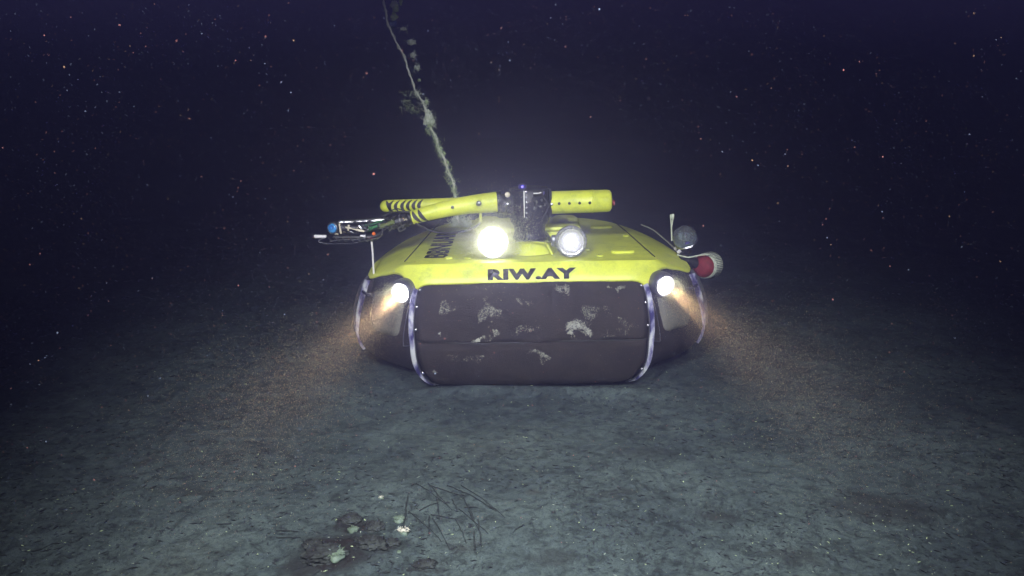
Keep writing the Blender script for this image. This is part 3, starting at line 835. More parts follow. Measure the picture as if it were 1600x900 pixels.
# curved stripes near the wrist
def arc_patch(center_a, center_b, rad, a0, a1, lean, w, name, parent, slant=0.0):
    """a thin patch wrapped round a tube between angles a0..a1 (0 = facing the viewer, + = up)"""
    m = MB(); ca, cb = Vector(center_a), Vector(center_b); ax = (cb - ca).normalized()
    f = Vector((0, -1, 0)); f = (f - ax * f.dot(ax)).normalized(); up = Vector((0, 0, 1)); up = (up - ax * up.dot(ax) - f * up.dot(f)).normalized()
    rings = []
    for k in range(13):
        s = k / 12; a = a0 + (a1 - a0) * s
        d = f * cos(a) + up * sin(a)
        bow = lean * (sin(pi * s)) + slant * (.5 - s)
        ww = w * (.12 + .88 * sin(pi * min(1, max(0, .04 + .92 * s))))
        base = ca + ax * bow
        rings.append([base + d * (rad + .001) - ax * ww / 2, base + d * (rad + .0035) - ax * ww / 2, base + d * (rad + .0035) + ax * ww / 2, base + d * (rad + .001) + ax * ww / 2])
    return m.loft(rings).build(name, M['letter'], parent)
for (a, b, r_) in ((661, 335.5, .0535), (652, 338.0, .0515), (644, 340.4, .0500)):
    c = V(a, b, 5.675); d = V(a + 10, b - 2.6, 5.68)
    arc_patch(c, d, r_, -1.0, 1.0, -.012, .030, 'arm_stripe', arm, .045)
# folded rear forearm
rear = MB().lathe([(0, 0), (.020, .004), (.036, .016), (.044, .034), (.046, .06), (.046, .80), (0, .80)], V(594, 322.5, 5.98), (1, -.02, .018), 32).build('folded_forearm', M['yellow'], veh)
tag(rear, 'straight yellow forearm folded behind the upper arm')
ra = V(594, 322.5, 5.98); rax = Vector((1, -.02, .018)).normalized()
for k, d in enumerate((.072, .104, .150, .198, .240, .283, .325)):
    arc_patch(ra + rax * d, ra + rax * (d + .1), .046, -.95, 1.1, -.026 if k else .0, .027, 'arm_stripe', rear, -.012 if k else .03)
# bracket that hangs under the arm
MB().box(V(751, 337, 5.76), (.02, .02, .10), None, .003).build('arm_hanger', M['yellow'], veh)
MB().box(V(735, 331, 5.76), (.16, .02, .012), None, .002).build('arm_hanger_bar', M['yellow'], veh)
MB().tube(catmull([V(636, 338, 5.66), V(652, 350, 5.66), V(672, 360, 5.70), V(692, 364, 5.8), V(715, 363, 5.9), V(738, 357, 5.95), V(750, 348, 5.9), V(751, 338, 5.82)], 6), .0085, 8).build('arm_hose', M['rubber'], veh)

# wrist and gripper
wr = MB().tube(catmull([V(644, 340, 5.665), V(634, 343, 5.66), V(618, 347, 5.65), V(604, 350, 5.64)], 4), [.047, .052, .054, .046, .050, .052, .050, .044, .045, .045, .042, .038, .034], 20).build('wrist', M['black_metal'], veh)
for k, (a, b, r, mt) in enumerate(((636, 342.5, .055, 'black'), (627, 345, .056, 'grey_metal'), (614, 348, .050, 'black'), (606, 349.5, .045, 'black_metal'))):
    c = V(a, b, 5.655); MB().lathe([(r - .008, -.006), (r, -.004), (r, .004), (r - .008, .006)], c, (1, 0, .22), 28, False).build('wrist_ring', M[mt], wr)
def cable(pix, Y, r, mat, name='cable', parent=None, k=5):
    pts = [V(p[0], p[1], Y + (p[2] if len(p) > 2 else 0)) for p in pix]
    return MB().tube(catmull(pts, k), r, 7).build(name, M[mat], parent or wr)
cable([(640, 331), (625, 331), (610, 333), (596, 337)], 5.60, .006, 'rubber')
cable([(632, 330), (620, 326), (606, 332), (600, 340)], 5.62, .004, 'rubber')
cable([(630, 352, -.05), (622, 357, -.05), (626, 361, -.04), (634, 356, -.04)], 5.62, .006, 'grey_metal')
cable([(600, 338), (606, 342), (607, 352), (600, 360)], 5.58, .006, 'rubber')
cable([(618, 336), (612, 346), (613, 356), (607, 361)], 5.58, .004, 'steel')
cable([(616, 346), (604, 351), (594, 354)], 5.575, .017, 'olive', 'olive_hose')
cable([(590, 353), (584, 355), (578, 358), (574, 361)], 5.565, .011, 'green', 'green_hose')
cable([(598, 345), (588, 348), (578, 351), (570, 352)], 5.56, .005, 'green', 'green_hose')
grip = MB().tube([V(592, 352, 5.64), V(570, 356, 5.62), V(545, 356.5, 5.60), V(533, 356.5, 5.59)], [.034, .030, .032, .036], 18).build('gripper', M['black_metal'], veh)
tag(grip, 'black and steel gripper with blue lens at the arm tip')
MB().tube([V(600, 343, 5.60), V(585, 345, 5.59), V(557, 346.5, 5.585)], .0075, 8).build('upper_rail', M['steel'], grip)
MB().tube([V(552, 347, 5.585), V(530, 347.5, 5.58)], .008, 8).build('upper_rail', M['steel'], grip)
MB().tube([V(600, 341.5, 5.62), V(529, 346, 5.60)], .009, 8).build('rail_backing', M['black'], grip)
# lens head
lh = V(520, 356.5, 5.58)
la = Vector((-.30, -1, .05)).normalized()
hd = MB().lathe([(0, -.05), (.040, -.05), (.046, -.03), (.046, .0), (.041, .010), (.036, .012), (.034, .004), (0, .0)], lh, la, 28).build('lens_head', M['grey_metal'], grip)
MB().lathe([(0, .004), (.034, .004), (.030, .014), (.016, .022), (0, .024)], lh, la, 28).build('blue_lens', M['blue'], hd) if False else None
bl = MB().lathe([(0, .002), (.034, .002), (.030, .014), (.016, .022), (0, .024)], lh, la, 28).build('blue_lens', M['blue'], grip)
MB().lathe([(.010, .022), (.013, .027), (.016, .020)], lh + Vector((.002, 0, .006)), la, 20, False).build('lens_mark', M['bluering'], grip)
for s_, r_ in ((.050, .043), (.064, .040)):
    MB().lathe([(r_ - .006, -.005), (r_, -.004), (r_, .004), (r_ - .006, .005)], lh + Vector((s_, .01, 0)), (1, .15, 0), 24, False).build('clamp_ring', M['beige'] if s_ < .06 else M['black'], grip)
# steel linkage
for (a, b, c, d, r, mt) in ((540, 355, 549, 357, .006, 'beige'), (545, 351, 544, 360, .007, 'beige'), (549, 357, 556, 359, .004, 'beige'), (556, 359, 569, 361.5, .008, 'beige'),
                            (561, 353, 567, 358, .010, 'steel'), (569, 361.5, 577, 357, .005, 'steel'), (546, 361, 553, 364, .004, 'grey_metal'), (530, 350, 533, 365, .006, 'beige'),
                            (558, 364, 571, 350, .003, 'steel'), (574, 352, 580, 347, .006, 'grey_metal')):
    MB().tube([V(a, b, 5.555), V((a + c) / 2, (b + d) / 2, 5.55), V(c, d, 5.555)], [r, r * 1.15, r], 8).build('linkage', M[mt], grip)
for (a, b, r, mt) in ((571, 356, .009, 'steel'), (575, 360, .007, 'steel'), (555, 364, .006, 'steel'), (584, 365, .013, 'orange'), (580, 372, .010, 'red'), (578, 356, .012, 'green'), (566, 352, .010, 'grey_metal')):
    MB().lathe([(0, -r), (r * .7, -r * .7), (r, 0), (r * .7, r * .7), (0, r)], V(a, b, 5.55), (.2, -1, .3), 14).build('fitting', M[mt], grip)
# lower jaw with pale tip
jaw = MB().tube(catmull([V(596, 364, 5.62), V(580, 370, 5.58), V(550, 371, 5.56), V(520, 370.5, 5.54)], 4), [.022, .024, .022, .020, .018, .018, .017, .017, .016, .015, .014, .013, .012], 14).build('lower_jaw', M['black_metal'], grip)
MB().tube([V(510, 369.5, 5.535), V(491, 369.5, 5.53)], [.011, .013], 12).build('jaw_tip', M['white'], grip)
MB().lathe([(0, -.014), (.010, -.012), (.017, -.002), (.012, .010), (0, .012)], V(490, 370, 5.53), (-1, -.3, 0), 12).build('tip_knob', M['steel'], grip)
MB().tube([V(563, 368.5, 5.53), V(571, 369, 5.53)], [.007, .010], 10).build('jaw_pin', M['white'], grip)
for k in range(6):
    a = 513 + k * 11; MB().tube([V(a, 371, 5.525), V(a + 4, 375 + (k % 3), 5.51), V(a + 7, 377, 5.52)], .004, 6).build('jaw_tine', M['grey_metal'], grip)
cable([(511, 371), (500, 375), (498, 378.5), (515, 380.5), (545, 380.5), (562, 378), (590, 372)], 5.53, .0038, 'steel', 'wire_loop', grip)
cable([(515, 377), (535, 374.5), (560, 374), (588, 368)], 5.52, .003, 'grey_metal', 'wire_loop', grip)
cable([(592, 349, .05), (597, 356, .05), (596, 368, .05), (586, 376, .05)], 5.52, .0035, 'grey_metal', 'wire_loop', grip)
rr_ = random.Random(77)
for k in range(46):  # random small bits added to give the dark gripper steel highlights
    a = rr_.uniform(508, 632); t_ = (a - 508) / 124
    b = 360 - 14 * t_ + rr_.uniform(-9, 9); an = rr_.uniform(-.6, .5); ln_ = rr_.uniform(3, 9)
    mt = rr_.choice(['steel', 'grey_metal', 'black', 'black', 'beige', 'rubber', 'steel'])
    MB().tube([V(a, b, 5.575), V(a + ln_ * cos(an) * .5, b + ln_ * sin(an) * .5 - 1, 5.56), V(a + ln_ * cos(an), b + ln_ * sin(an), 5.575)], [rr_.uniform(.002, .006)] * 3, 6).build('linkage' if k % 2 else 'glint_fitting', M[mt], grip)
# rest pole
MB().tube([V(580.5, 377, 5.56), V(582, 392, 5.575), V(584, 428, 5.60)], .0068, 8).build('rest_pole', M['white'], veh)
MB().tube([V(578, 371, 5.55), V(582, 377, 5.555)], .008, 8).build('pole_clip', M['steel'], veh)

# right side instruments
dc = V(1070, 371, 6.0)
dome = MB().lathe([(.0005 + .092 * sin(a), -.092 * cos(a)) for a in np.linspace(.0, pi, 22)], dc, (.25, -.5, 1), 36, False).build('glass_dome', M['glass'], veh, True, 0)
tag(dome, 'clear glass instrument dome')
ring_ax = Vector((-.35, -.45, .9)).normalized()
MB().lathe([(.078, -.052), (.090, -.048), (.094, -.035), (.088, -.028), (.082, -.030), (.076, -.044)], dc, ring_ax, 40, False).build('dome_ring', M['steel'], dome)
MB().box(dc + Vector((-.008, -.01, .012)), (.075, .05, .058), Matrix.Rotation(.25, 3, 'Y'), .008).build('dome_camera', M['pale_blue'], dome)
MB().lathe([(0, -.045), (.070, -.045), (.078, -.03), (.074, -.026), (0, -.026)], dc, ring_ax, 32).build('dome_floor', M['pale_blue'], dome)
for a_ in (.2, 1.2, 2.3):
    MB().tube([dc + Vector((.083 * cos(t_) * cos(a_), .083 * cos(t_) * sin(a_), .083 * sin(t_))) for t_ in np.linspace(-.4, pi + .4, 20)], .0028, 5).build('dome_frame', M['steel'], dome)
MB().box(dc + Vector((.02, -.0, -.045)), (.045, .06, .04), Matrix.Rotation(.5, 3, 'Y'), .006).build('dome_camera', M['bluering'], dome)
for k in range(3):
    MB().tube(catmull([dc + Vector((-.05 + .03 * k, -.02, .04)), dc + Vector((.0, -.04, .05 - .02 * k)), dc + Vector((.05, 0, .01 - .02 * k))], 6), .0035, 6).build('dome_wire', M['steel'] if k else M['rubber'], dome)
MB().lathe([(0, 0), (.05, 0), (.06, .02), (.055, .05), (0, .05)], dc + Vector((.005, .02, -.13)), (.0, 0, 1), 24).build('dome_base', M['black_metal'], veh)
MB().tube([dc + Vector((-.01, .02, -.10)), V(1072, 402, 5.98), V(1082, 420, 5.9)], .03, 10).build('instrument_bracket', M['black'], veh)
ap = V(1048, 364, 5.97)
MB().tube([ap + Vector((.01, 0, -.06)), V(1049, 352, 5.97), V(1047.5, 335, 5.97)], [.006, .006, .006], 8).build('antenna', M['offwhite'], veh)
MB().tube([V(1049, 358, 5.97), V(1051, 345, 5.97), V(1053, 335, 5.97)], .005, 8).build('antenna', M['offwhite'], veh)
MB().box(V(1051, 338, 5.97), (.022, .006, .035), None, .002).build('antenna_plate', M['offwhite'], veh)
MB().tube(catmull([VD(1002, 351, .80), VD(1020, 359, .79), VD(1035, 371, .78), VD(1052, 386, .77), VD(1060, 394, .76)], 5), .0055, 6).build('edge_cable', M['offwhite'], veh)
for (a, b) in ((1056, 388), (1061, 393)):
    p = VD(a, b, .78); MB().lathe([(0, -.012), (.014, -.01), (.014, .01), (0, .012)], p, (.5, -.5, .6), 12).build('cable_clamp', M['white'], veh)
# ribbed cap
rc = V(1099, 416, 5.84); rax_ = Vector((-.60, -.79, .10)).normalized()
cap = MB().lathe([(0, .040), (.035, .038), (.062, .029), (.080, .012), (.086, -.004), (.086, -.03), (0, -.03)], rc, rax_, 36).build('red_canister', M['red'], veh)
tag(cap, 'dark red canister behind a pale ribbed collar')
MB().lathe([(.086, .0), (.090, -.006), (.095, -.012), (.099, -.10), (.104, -.125), (.094, -.145), (.0, -.15)], rc, rax_, 48, False).build('collar', M['offwhite'], cap)
q = rax_.to_track_quat('Z', 'Y')
for k in range(46):
    a = 2 * pi * k / 46
    d = q @ Vector((cos(a), sin(a), 0))
    MB().tube([rc + d * .091 - rax_ * .006, rc + d * .098 - rax_ * .05, rc + d * .1035 - rax_ * .122], .0026, 4).build('rib', M['rubber'], cap)
MB().tube([V(1074, 406, 5.84), V(1086, 411, 5.86), rc - rax_ * .06 + Vector((-.03, 0, .0))], [.026, .04, .06], 12).build('canister_neck', M['black'], cap)
MB().tube([V(1062, 404, 5.85), V(1080, 408, 5.86), rc - rax_ * .06], [.03, .034, .05], 12).build('canister_mount', M['black_metal'], veh)
MB().tube(catmull([V(1058, 398, 5.82), V(1075, 402, 5.8), V(1092, 399, 5.78), V(1108, 398, 5.80), V(1118, 403, 5.84)], 5), .005, 6).build('canister_wire', M['offwhite'], veh)

# ------------------------------------------------------------------ tether with growth
teth = bpy.data.objects.new('tether_line', None)
tb = W(716, 352, 6.75); teth.location = tb; COL.objects.link(teth)
tag(teth, 'thin pale line hung with fluffy growth, rising from the crawler deck out of view', 'line')
def TW(px, py, Y=6.75): return W(px, py, Y) - tb
line = [(596, -60), (600, 0), (603, 20), (609, 45), (623, 72), (634, 95), (643, 125), (652, 147), (664, 165), (669, 185), (676, 205), (686, 230), (696, 255), (706, 280), (711, 302), (714, 325), (716, 348)]
lp = catmull([TW(a, b) for a, b in line], 8)
def wob(pts, amp, seed):
    r = random.Random(seed); out = []
    ph = [r.random() * 6 for _ in range(4)]
    for i, p in enumerate(pts):
        out.append(p + Vector((sin(i * .55 + ph[0]) + .5 * sin(i * 1.9 + ph[1]), .5 * sin(i * .7 + ph[2]), .2 * sin(i * .9 + ph[3]))) * amp)
    return out
MB().tube(wob(lp, .003, 1), .0050, 5).build('strand', M['rope'], teth)
MB().tube(wob(lp, .010, 2), .0030, 5).build('strand', M['rope'], teth)
MB().tube(wob(lp[60:], .016, 3), .0026, 5).build('strand', M['rope'], teth)
def fuzz(name, centers, mat, parent, n, length, r, seed):
    """wispy growth: many short curved filaments"""
    rr = random.Random(seed); m = MB()
    for _ in range(n):
        c, s = rr.choice(centers)
        p = Vector(c) + Vector((rr.gauss(0, 1), rr.gauss(0, 1), rr.gauss(0, 1))) * s * .55
        d = Vector((rr.gauss(0, 1), rr.gauss(0, 1), rr.gauss(0, 1))).normalized(); L = length * rr.uniform(.4, 1.3)
        bnd = Vector((rr.gauss(0, 1), rr.gauss(0, 1), rr.gauss(0, 1))) * L * .5
        m.tube([p, p + d * L * .5 + bnd * .35, p + d * L + bnd * .1], [r, r * .8, r * .4], 4)
    return m.build(name, mat, parent)
def lump(name, c, size, mat, parent, seed, sq=(1, 1, 1)):
    r = np.random.default_rng(seed); v, f = ICO1; ph = r.random(6) * 6
    n = 1 + .28 * np.sin(v[:, 0] * 4 + ph[0]) * np.sin(v[:, 1] * 4 + ph[1]) + .22 * np.sin(v[:, 2] * 7 + ph[2]) + r.random(len(v)) * .3 - .15
    vv_ = v * n[:, None] * size * np.array(sq) + np.array(c)
    return link(name, vv_.tolist(), f.tolist(), mat, parent)
fr = [(lp[i], .012 + .010 * random.random()) for i in range(72, len(lp) - 10)]
o = fuzz('filament_growth', fr + [(p + Vector((random.gauss(0, .02), 0, random.gauss(0, .02))), s) for p, s in fr], M['algae'], teth, 650, .035, .0016, 5); tag(o, kind='stuff')
o = fuzz('filament_growth', [(lp[i], .006) for i in range(8, 72)], M['palegrowth'], teth, 160, .022, .0014, 6); tag(o, kind='stuff')
for k, (a, b, s) in enumerate(((670, 182, .036), (674, 189, .030), (667, 190, .028), (669, 176, .022), (666, 160, .018), (672, 196, .018), (694, 240, .014), (699, 254, .014), (689, 232, .013))):
    lump('growth_clump', TW(a, b), s, M['palegrowth'] if k < 4 else M['algae'], teth, 40 + k, (1, .8, 1.1))
o = fuzz('filament_growth', [(TW(670, 183), .05), (TW(672, 190), .045), (TW(665, 160), .03), (TW(652, 147), .02)], M['palegrowth'], teth, 260, .035, .0016, 9); tag(o, kind='stuff')
o = fuzz('filament_growth', [(TW(640, 150, 7.0), .06), (TW(638, 165, 7.0), .05), (TW(648, 172, 7.0), .05)], M['algae'], teth, 70, .05, .0018, 10); tag(o, kind='stuff')
# tangled tail lying on the deck
tc_ = [(TW(716, 346, 6.95), .05), (TW(723, 349, 6.95), .05), (TW(711, 350, 6.95), .045), (TW(728, 353, 6.9), .04), (TW(717, 341, 6.95), .05)]
o = fuzz('tangled_tail', tc_, M['palegrowth'], teth, 380, .055, .0026, 12); tag(o, kind='stuff')

fs_ = bpy.data.objects.new('growth_string', None); fb = W(655, 110, 6.9); fs_.location = fb; COL.objects.link(fs_)
tag(fs_, 'string of pale green and blue fluffy lumps beside the thin line, upper left of centre', 'growth')
def FW(px, py, Y=6.9): return W(px, py, Y) - fb
sp = catmull([FW(a, b) for a, b in ((630, -40), (627, 0), (620, 12), (616, 25), (617, 36), (626, 48), (640, 62), (644, 68), (648, 86), (652, 105), (655, 125), (655, 140))], 6)
MB().tube(wob(sp, .003, 22), .0016, 5).build('strand', M['bluegrowth'], fs_)
for k, (a, b, s, mt, q_) in enumerate(((616, 8, .030, 'palegrowth', (1, .8, 1)), (618, 14, .024, 'algae', (1, .8, 1.2)), (626, 2, .018, 'algae', (.8, .8, 1.5)), (616, 27, .030, 'algae', (1, .8, 1.2)), (613, 38, .040, 'bluegrowth', (1, .8, 1)),
                                       (630, 45, .020, 'palegrowth', (1.4, .8, .7)), (643, 66, .030, 'palegrowth', (1.2, .8, .8)), (646, 86, .020, 'palegrowth', (1, .8, 1)), (652, 106, .022, 'palegrowth', (1, .8, 1)), (655, 125, .013, 'algae', (1, 1, 1)))):
    lump('growth_clump', FW(a, b), s, M[mt], fs_, 70 + k, q_)
o = fuzz('filament_growth', [(FW(a, b), .03) for a, b in ((616, 8), (616, 27), (643, 66), (646, 86), (652, 106), (632, 46))], M['palegrowth'], fs_, 160, .03, .0015, 23); tag(o, kind='stuff')

# ------------------------------------------------------------------ things on the sea floor
from mathutils import noise as mnoise
ICO3 = icolump(5)
def rock(px, py, rx, ry, rz, seed, label, mat='rock', sink=.35, name='rock', cat='rock', group='dark rocks of the outcrop', flat=1.0):
    c = WG(px, py); r = np.random.default_rng(seed); v, f = ICO3
    n = np.array([1 + .24 * mnoise.noise(Vector(q) * 1.7 + Vector((seed * 7.3, 0, 0))) + .30 * mnoise.fractal(Vector(q) * 4 + Vector((seed * 3.1, 5, 0)), .8, 2.1, 5) - .10 * abs(mnoise.noise(Vector(q) * 6 + Vector((0, seed, 0)))) for q in v])
    v = v.copy(); v[:, 2] = np.clip(v[:, 2], -1, .85 + .12 * (r.random() - .5))
    vv_ = v * n[:, None] * np.array([rx, ry, rz])
    o = link(name, vv_.tolist(), f.tolist(), M[mat]); o.location = (c.x, c.y, G(c.x, c.y) + rz * .25); o.rotation_euler = (0, 0, r.random() * .8 - .4)
    return tag(o, label, cat, group)
rock(508, 884, .085, .060, .040, 1, 'largest dark rock of the rubble patch, near the bottom edge')
rock(580, 866, .070, .045, .032, 2, 'dark rock left of the pale round anemones')
rock(490, 868, .045, .035, .026, 3, 'small dark rock on the left side of the outcrop')
rock(548, 818, .055, .040, .024, 4, 'dark flat rock at the top of the outcrop')
rock(585, 836, .045, .034, .026, 5, 'small brown rock beside the upper pale anemone')
rock(612, 860, .036, .026, .020, 6, 'little dark rock directly below the brighter anemone')
rock(664, 887, .050, .032, .020, 7, 'lone brown flat stone right of the outcrop', group=None)

def anemone(px, py, r, seed, label, core, tents=26):
    c = WG(px, py); e = bpy.data.objects.new('anemone', None); e.location = (c.x, c.y, G(c.x, c.y) - .004); COL.objects.link(e)
    tag(e, label, 'anemone', 'anemones on the silt')
    lump('body', (0, 0, r * .35), r * .95, M['anemone'], e, seed + 200, (1, 1, .62))
    rr = random.Random(seed)
    m = MB()
    for k in range(tents):
        a = 2 * pi * k / tents + rr.uniform(-.1, .1); q1 = rr.uniform(.4, .85)
        p = Vector((cos(a) * r * q1, sin(a) * r * q1, r * .78)); d = Vector((cos(a), sin(a), rr.uniform(.2, .9))).normalized() * r * rr.uniform(.25, .5)
        m.tube([p, p + d * .6, p + d + Vector((0, 0, -r * .1))], [r * .07, r * .055, r * .03], 5)
    o = m.build('tentacles', M['anemone_core' if core else 'anemone'], e); o['kind'] = 'stuff'
    if core:
        lump('core', (0, 0, r * .78), r * .45, M['anemone_core'], e, seed, (1, 1, .5))
anemone(624, 818, .027, 1, 'dim grey green anemone, upper of the touching pair', False)
anemone(631, 839, .027, 2, 'bright cored anemone, lower of the touching pair', True)
anemone(526, 886, .040, 3, 'large pale green anemone between the dark rocks at the bottom edge', False, 34)
anemone(624, 871, .011, 4, 'tiny green anemone below the touching pair', False, 14)
anemone(553, 842, .024, 5, 'pale lumpy anemone in the middle of the dark rocks', False)
anemone(595, 777, .013, 6, 'small whitish anemone alone on bare silt above the outcrop', True, 14)
anemone(1008, 706, .012, 7, 'small pale anemone alone on the silt right of centre', False, 14) if False else None

twigs = [(650, 756, 700, 790), (668, 757, 706, 796), (672, 760, 724, 775), (724, 777, 742, 812), (684, 772, 686, 815), (700, 758, 742, 778), (738, 776, 775, 800), (720, 758, 768, 790), (672, 806, 716, 812),
         (676, 812, 704, 860), (672, 808, 671, 842), (640, 802, 690, 850), (718, 796, 762, 836), (732, 800, 748, 830), (636, 775, 632, 830), (740, 832, 744, 868), (592, 815, 590, 860), (820, 822, 800, 836),
         (656, 800, 684, 786), (712, 812, 728, 850), (705, 780, 716, 800), (746, 812, 754, 856), (431, 831, 466, 836), (432, 843, 470, 849), (765, 790, 788, 812), (726, 794, 745, 792)]
tang = bpy.data.objects.new('twig_tangle', None); _t = WG(705, 795); tang.location = (_t.x, _t.y, 0); COL.objects.link(tang)
tag(tang, 'loose tangle of thin dark twigs lying flat on the silt right of the anemone pair', 'twigs')
lone = {16: 'dark upright twig touching the dark rocks, left of the anemone pair', 17: 'short dark twig lying apart, right of the twig tangle',
        22: 'farther of two level dark twigs at the left of the dark rocks', 23: 'nearer of two level dark twigs at the left of the dark rocks'}
for k, (a, b, c, d) in enumerate(twigs):
    p, q = WG(a, b), WG(c, d); rr = random.Random(k)
    base = Vector((p.x, p.y, 0)) if k in lone else Vector((_t.x, _t.y, 0)); m = MB(); pts = []
    for s in range(9):
        t = s / 8; w = p.lerp(q, t); w.x += sin(t * 2.4 + k) * .003 + rr.gauss(0, .0015); w.y += cos(t * 3 + k) * .003
        w.z = G(w.x, w.y) + .006 + .003 * sin(pi * t); pts.append(w - base)
    o = m.tube(pts, [.0027 * (1 - .4 * i / 8) for i in range(9)], 5).build('twig', M['twig'], None if k in lone else tang)
    if k in lone:
        o.location = base; tag(o, lone[k], 'twig', 'lone dark twigs on the silt')

# litter: thousands of small curled flakes and specks
def litter(name, n, mats, box, smin, smax, label, seed, elong=3.0, fn=None):
    r = np.random.default_rng(seed)
    t_v = np.array([(-1, 0, 0), (0, -.35, .25), (1, 0, .1), (0, .35, .2), (0, 0, -.2)]); t_f = np.array([(0, 1, 3), (1, 2, 3), (0, 4, 1), (1, 4, 2), (2, 4, 3), (3, 4, 0)])
    y = box[2] + (box[3] - box[2]) * r.random(n) ** 1.35
    x = (r.random(n) * 2 - 1) * (box[0] + (box[1]) * (y - box[2]))
    s = smin + (smax - smin) * r.random(n) ** 3
    if fn is not None:
        keep = fn(x, y, r); x, y, s = x[keep], y[keep], s[keep]; n = len(x)
    a = r.random(n) * 2 * pi; el = 1 + r.random(n) * elong
    z = ground(x, y)
    tilt_ = .4 + 1.8 * r.random(n)
    V0 = t_v[None] * np.stack([s * el, s * 1.3, s * tilt_], -1)[:, None, :]
    X0 = V0[..., 0] * np.cos(a)[:, None] - V0[..., 1] * np.sin(a)[:, None] + x[:, None]
    Y0 = V0[..., 0] * np.sin(a)[:, None] + V0[..., 1] * np.cos(a)[:, None] + y[:, None]
    Z0 = V0[..., 2] + z[:, None] + s[:, None] * .25
    vv_ = np.stack([X0, Y0, Z0], -1).reshape(-1, 3); ff_ = (t_f[None] + (np.arange(n) * 5)[:, None, None]).reshape(-1, 3)
    mi = np.repeat(r.integers(0, len(mats), n), len(t_f))
    o = link(name, vv_.tolist(), ff_.tolist(), None, None, False, [M[m] for m in mats], mi)
    tag(o, label, None, None, 'stuff'); return o
def clump(x, y, r):
    d = vnoise(x, y, .5, 31) + .6 * vnoise(x, y, .18, 32); return d + r.random(len(x)) * .9 > .42
litter('dark_litter', 60000, ['flake'], (2.2, .75, 2.4, 8.5), .0026, .0105, 'small dark curled scraps strewn over the silt', 41, 1.6, clump)
litter('pale_litter', 5000, ['paleflake', 'algae'], (2.2, .75, 2.4, 8), .0018, .0060, 'pale shell grit strewn over the silt', 42, 1.5, clump)

# ------------------------------------------------------------------ drifting particles
TET = (np.array([(1, 1, 1), (1, -1, -1), (-1, 1, -1), (-1, -1, 1)]) * .75, np.array([(0, 1, 2), (0, 3, 1), (0, 2, 3), (1, 3, 2)]))
def particles(name, P, S, mats, probs, label, seed, shape=None):
    r = np.random.default_rng(seed); v, f = shape or ICO0; n = len(P)
    sq = np.stack([.6 + r.random(n) * .9, .6 + r.random(n) * .9, .6 + r.random(n) * .9], -1)
    jit = .75 + .5 * r.random((n, len(v), 1))
    vv_ = (P[:, None, :] + v[None] * jit * (S[:, None] * sq)[:, None, :]).reshape(-1, 3)
    ff_ = (f[None] + (np.arange(n) * len(v))[:, None, None]).reshape(-1, 3)
    mi = np.repeat(r.choice(len(mats), n, p=probs), len(f))
    o = link(name, vv_.tolist(), ff_.tolist(), None, None, True, [M[m] for m in mats], mi)
    tag(o, label, None, None, 'stuff'); return o
n = 16000
yy = 1.6 + 8.5 * rng.random(n) ** .8
xx = (rng.random(n) * 2 - 1) * (yy * .72)
zz = 2.0 + yy * (rng.random(n) * .72 - .62) 
keep = (zz > .06) & ~((np.abs(xx - VX) < 1.35) & (yy > 5.0) & (yy < 8) & (zz < 1.0))
P = np.stack([xx, yy, zz], -1)[keep]
S = (.0006 + .0019 * rng.random(len(P)) ** 7) * (.30 + .15 * P[:, 1])
particles('marine_snow', P, S, ['snow_pink', 'snow_white', 'snow_orange'], [.48, .32, .20], 'marine snow: pink, pale and orange specks drifting through the dark water', 51)
n = 60000
yy = 1.8 + 6.5 * rng.random(n); xx = (rng.random(n) * 2 - 1) * (yy * .72); zz = 2.0 + yy * (rng.random(n) * .72 - .62)
keep = (zz > .05) & ~((np.abs(xx - VX) < 1.35) & (yy > 5.0) & (yy < 8) & (zz < 1.0))
P = np.stack([xx, yy, zz], -1)[keep]
particles('fine_marine_snow', P, (.0003 + .0007 * rng.random(len(P)) ** 3) * (.3 + .16 * P[:, 1]), ['snow_pink', 'snow_white', 'snow_orange'], [.25, .60, .15], 'finest marine snow hanging through the whole water', 54, TET)
# silt grains packed along the headlight beams so the light cones show
PP = []
for sx, c in ((-1, cL), (1, cR)):
    cw = Vector((VX, VY, 0)) + Rv @ c; d = Vector((sx * .28, -.95, -.13)).normalized()
    m_ = 90000
    t = .02 + 2.1 * rng.random(m_) ** 1.7
    off = rng.normal(size=(m_, 3)) * (.02 + .105 * t[:, None])
    p = np.array(cw)[None] + np.array(d)[None] * t[:, None] + off
    p = p[p[:, 2] > .03]; p = p[p[:, 1] < 5.2]; PP.append(p)
PP = np.concatenate(PP); SS = .00045 + .0007 * rng.random(len(PP)) ** 5
particles('beam_silt', PP, SS, ['silt', 'silt_red'], [.75, .25], 'silt grains packed along the headlight beams to make the cones show', 52, TET)

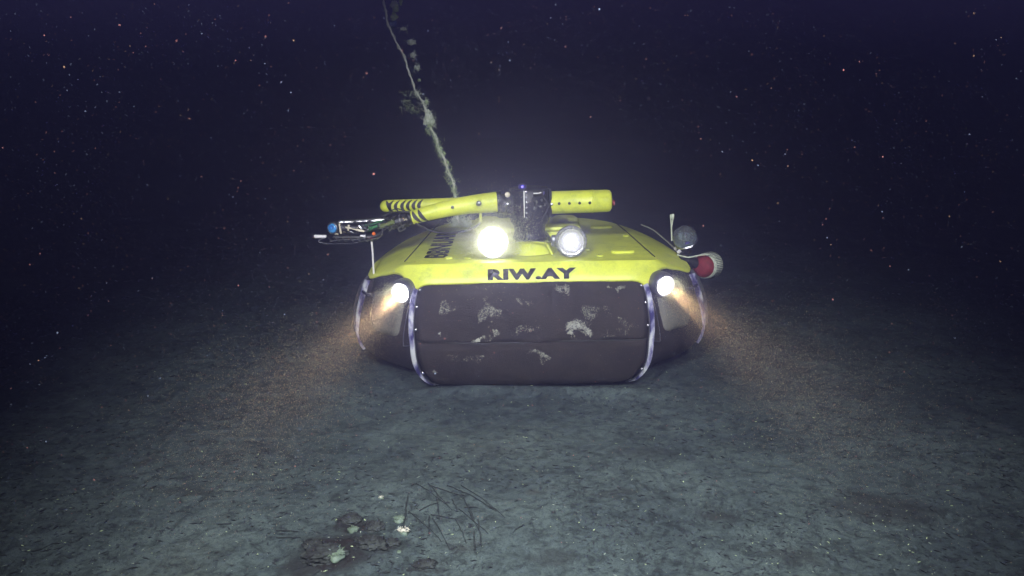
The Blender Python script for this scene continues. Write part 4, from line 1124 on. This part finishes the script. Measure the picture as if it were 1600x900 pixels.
# fine grains added round the lit lamps as a soft halo, thickest at the glass
gm = bpy.data.materials.new('translucent_grains'); gm.use_nodes = True
nt = gm.node_tree
for nd in list(nt.nodes):
    if nd.type != 'OUTPUT_MATERIAL': nt.nodes.remove(nd)
o_ = nt.nodes[0]; df = nt.nodes.new('ShaderNodeBsdfDiffuse'); tl = nt.nodes.new('ShaderNodeBsdfTranslucent'); mx_ = nt.nodes.new('ShaderNodeMixShader')
df.inputs[0].default_value = (.80, .82, .62, 1); tl.inputs[0].default_value = (.85, .88, .66, 1); mx_.inputs[0].default_value = .6
nt.links.new(df.outputs[0], mx_.inputs[1]); nt.links.new(tl.outputs[0], mx_.inputs[2]); nt.links.new(mx_.outputs[0], o_.inputs['Surface'])
M['grain'] = gm
PP = []
for c_, ax_, cnt, r0, spread in ((fL, fax, 120000, .105, .13), (cL, axL, 9000, .06, .05), (cR, axR, 9000, .06, .05), (fR, fbx, 8000, .10, .06)):
    cw = Vector((VX, VY, 0)) + Rv @ (c_ + ax_ * .10); aw = np.array(Rv @ ax_)
    d = rng.normal(size=(cnt, 3)); d /= np.linalg.norm(d, axis=1)[:, None]
    r_ = r0 * .85 + rng.exponential(spread * .55, cnt)
    p = np.array(cw)[None] + d * r_[:, None]
    rel = p - np.array(cw)[None]
    p = p[(rel @ aw > -.06) & (p[:, 2] > .05)]
    PP.append(p)
PP = np.concatenate(PP)
def in_hull(p):
    return (p[:, 2] < .89) & (p[:, 1] > 5.17 + .55 * np.clip(np.abs(p[:, 0] - VX) - .8, 0, 1)) & (np.abs(p[:, 0] - VX) < 1.2)
PP = PP[~in_hull(PP)]
particles('lamp_halo_grains', PP, .0007 + .0008 * rng.random(len(PP)) ** 4, ['grain'], [1.0], 'added swarm of tiny pale grains that gives the lit lamps a halo', 53, TET)

# ------------------------------------------------------------------ haze: the water itself
hz = MB().box((0, 30, 1.2), (164, 106, 5.2)).build('haze', None, None, False)
hm = bpy.data.materials.new('sea_water_haze'); hm.use_nodes = True
nt = hm.node_tree
for nd in list(nt.nodes):
    if nd.type != 'OUTPUT_MATERIAL': nt.nodes.remove(nd)
out = [nd for nd in nt.nodes if nd.type == 'OUTPUT_MATERIAL'][0]
pv = nt.nodes.new('ShaderNodeVolumePrincipled')
pv.inputs['Color'].default_value = (0.180, 0.180, 0.430, 1)
pv.inputs['Density'].default_value = 0.08
pv.inputs['Anisotropy'].default_value = 0.82
nt.links.new(pv.outputs[0], out.inputs['Volume'])
hz.data.materials.append(hm)
tag(hz, 'dark blue sea water', None, None, 'stuff')
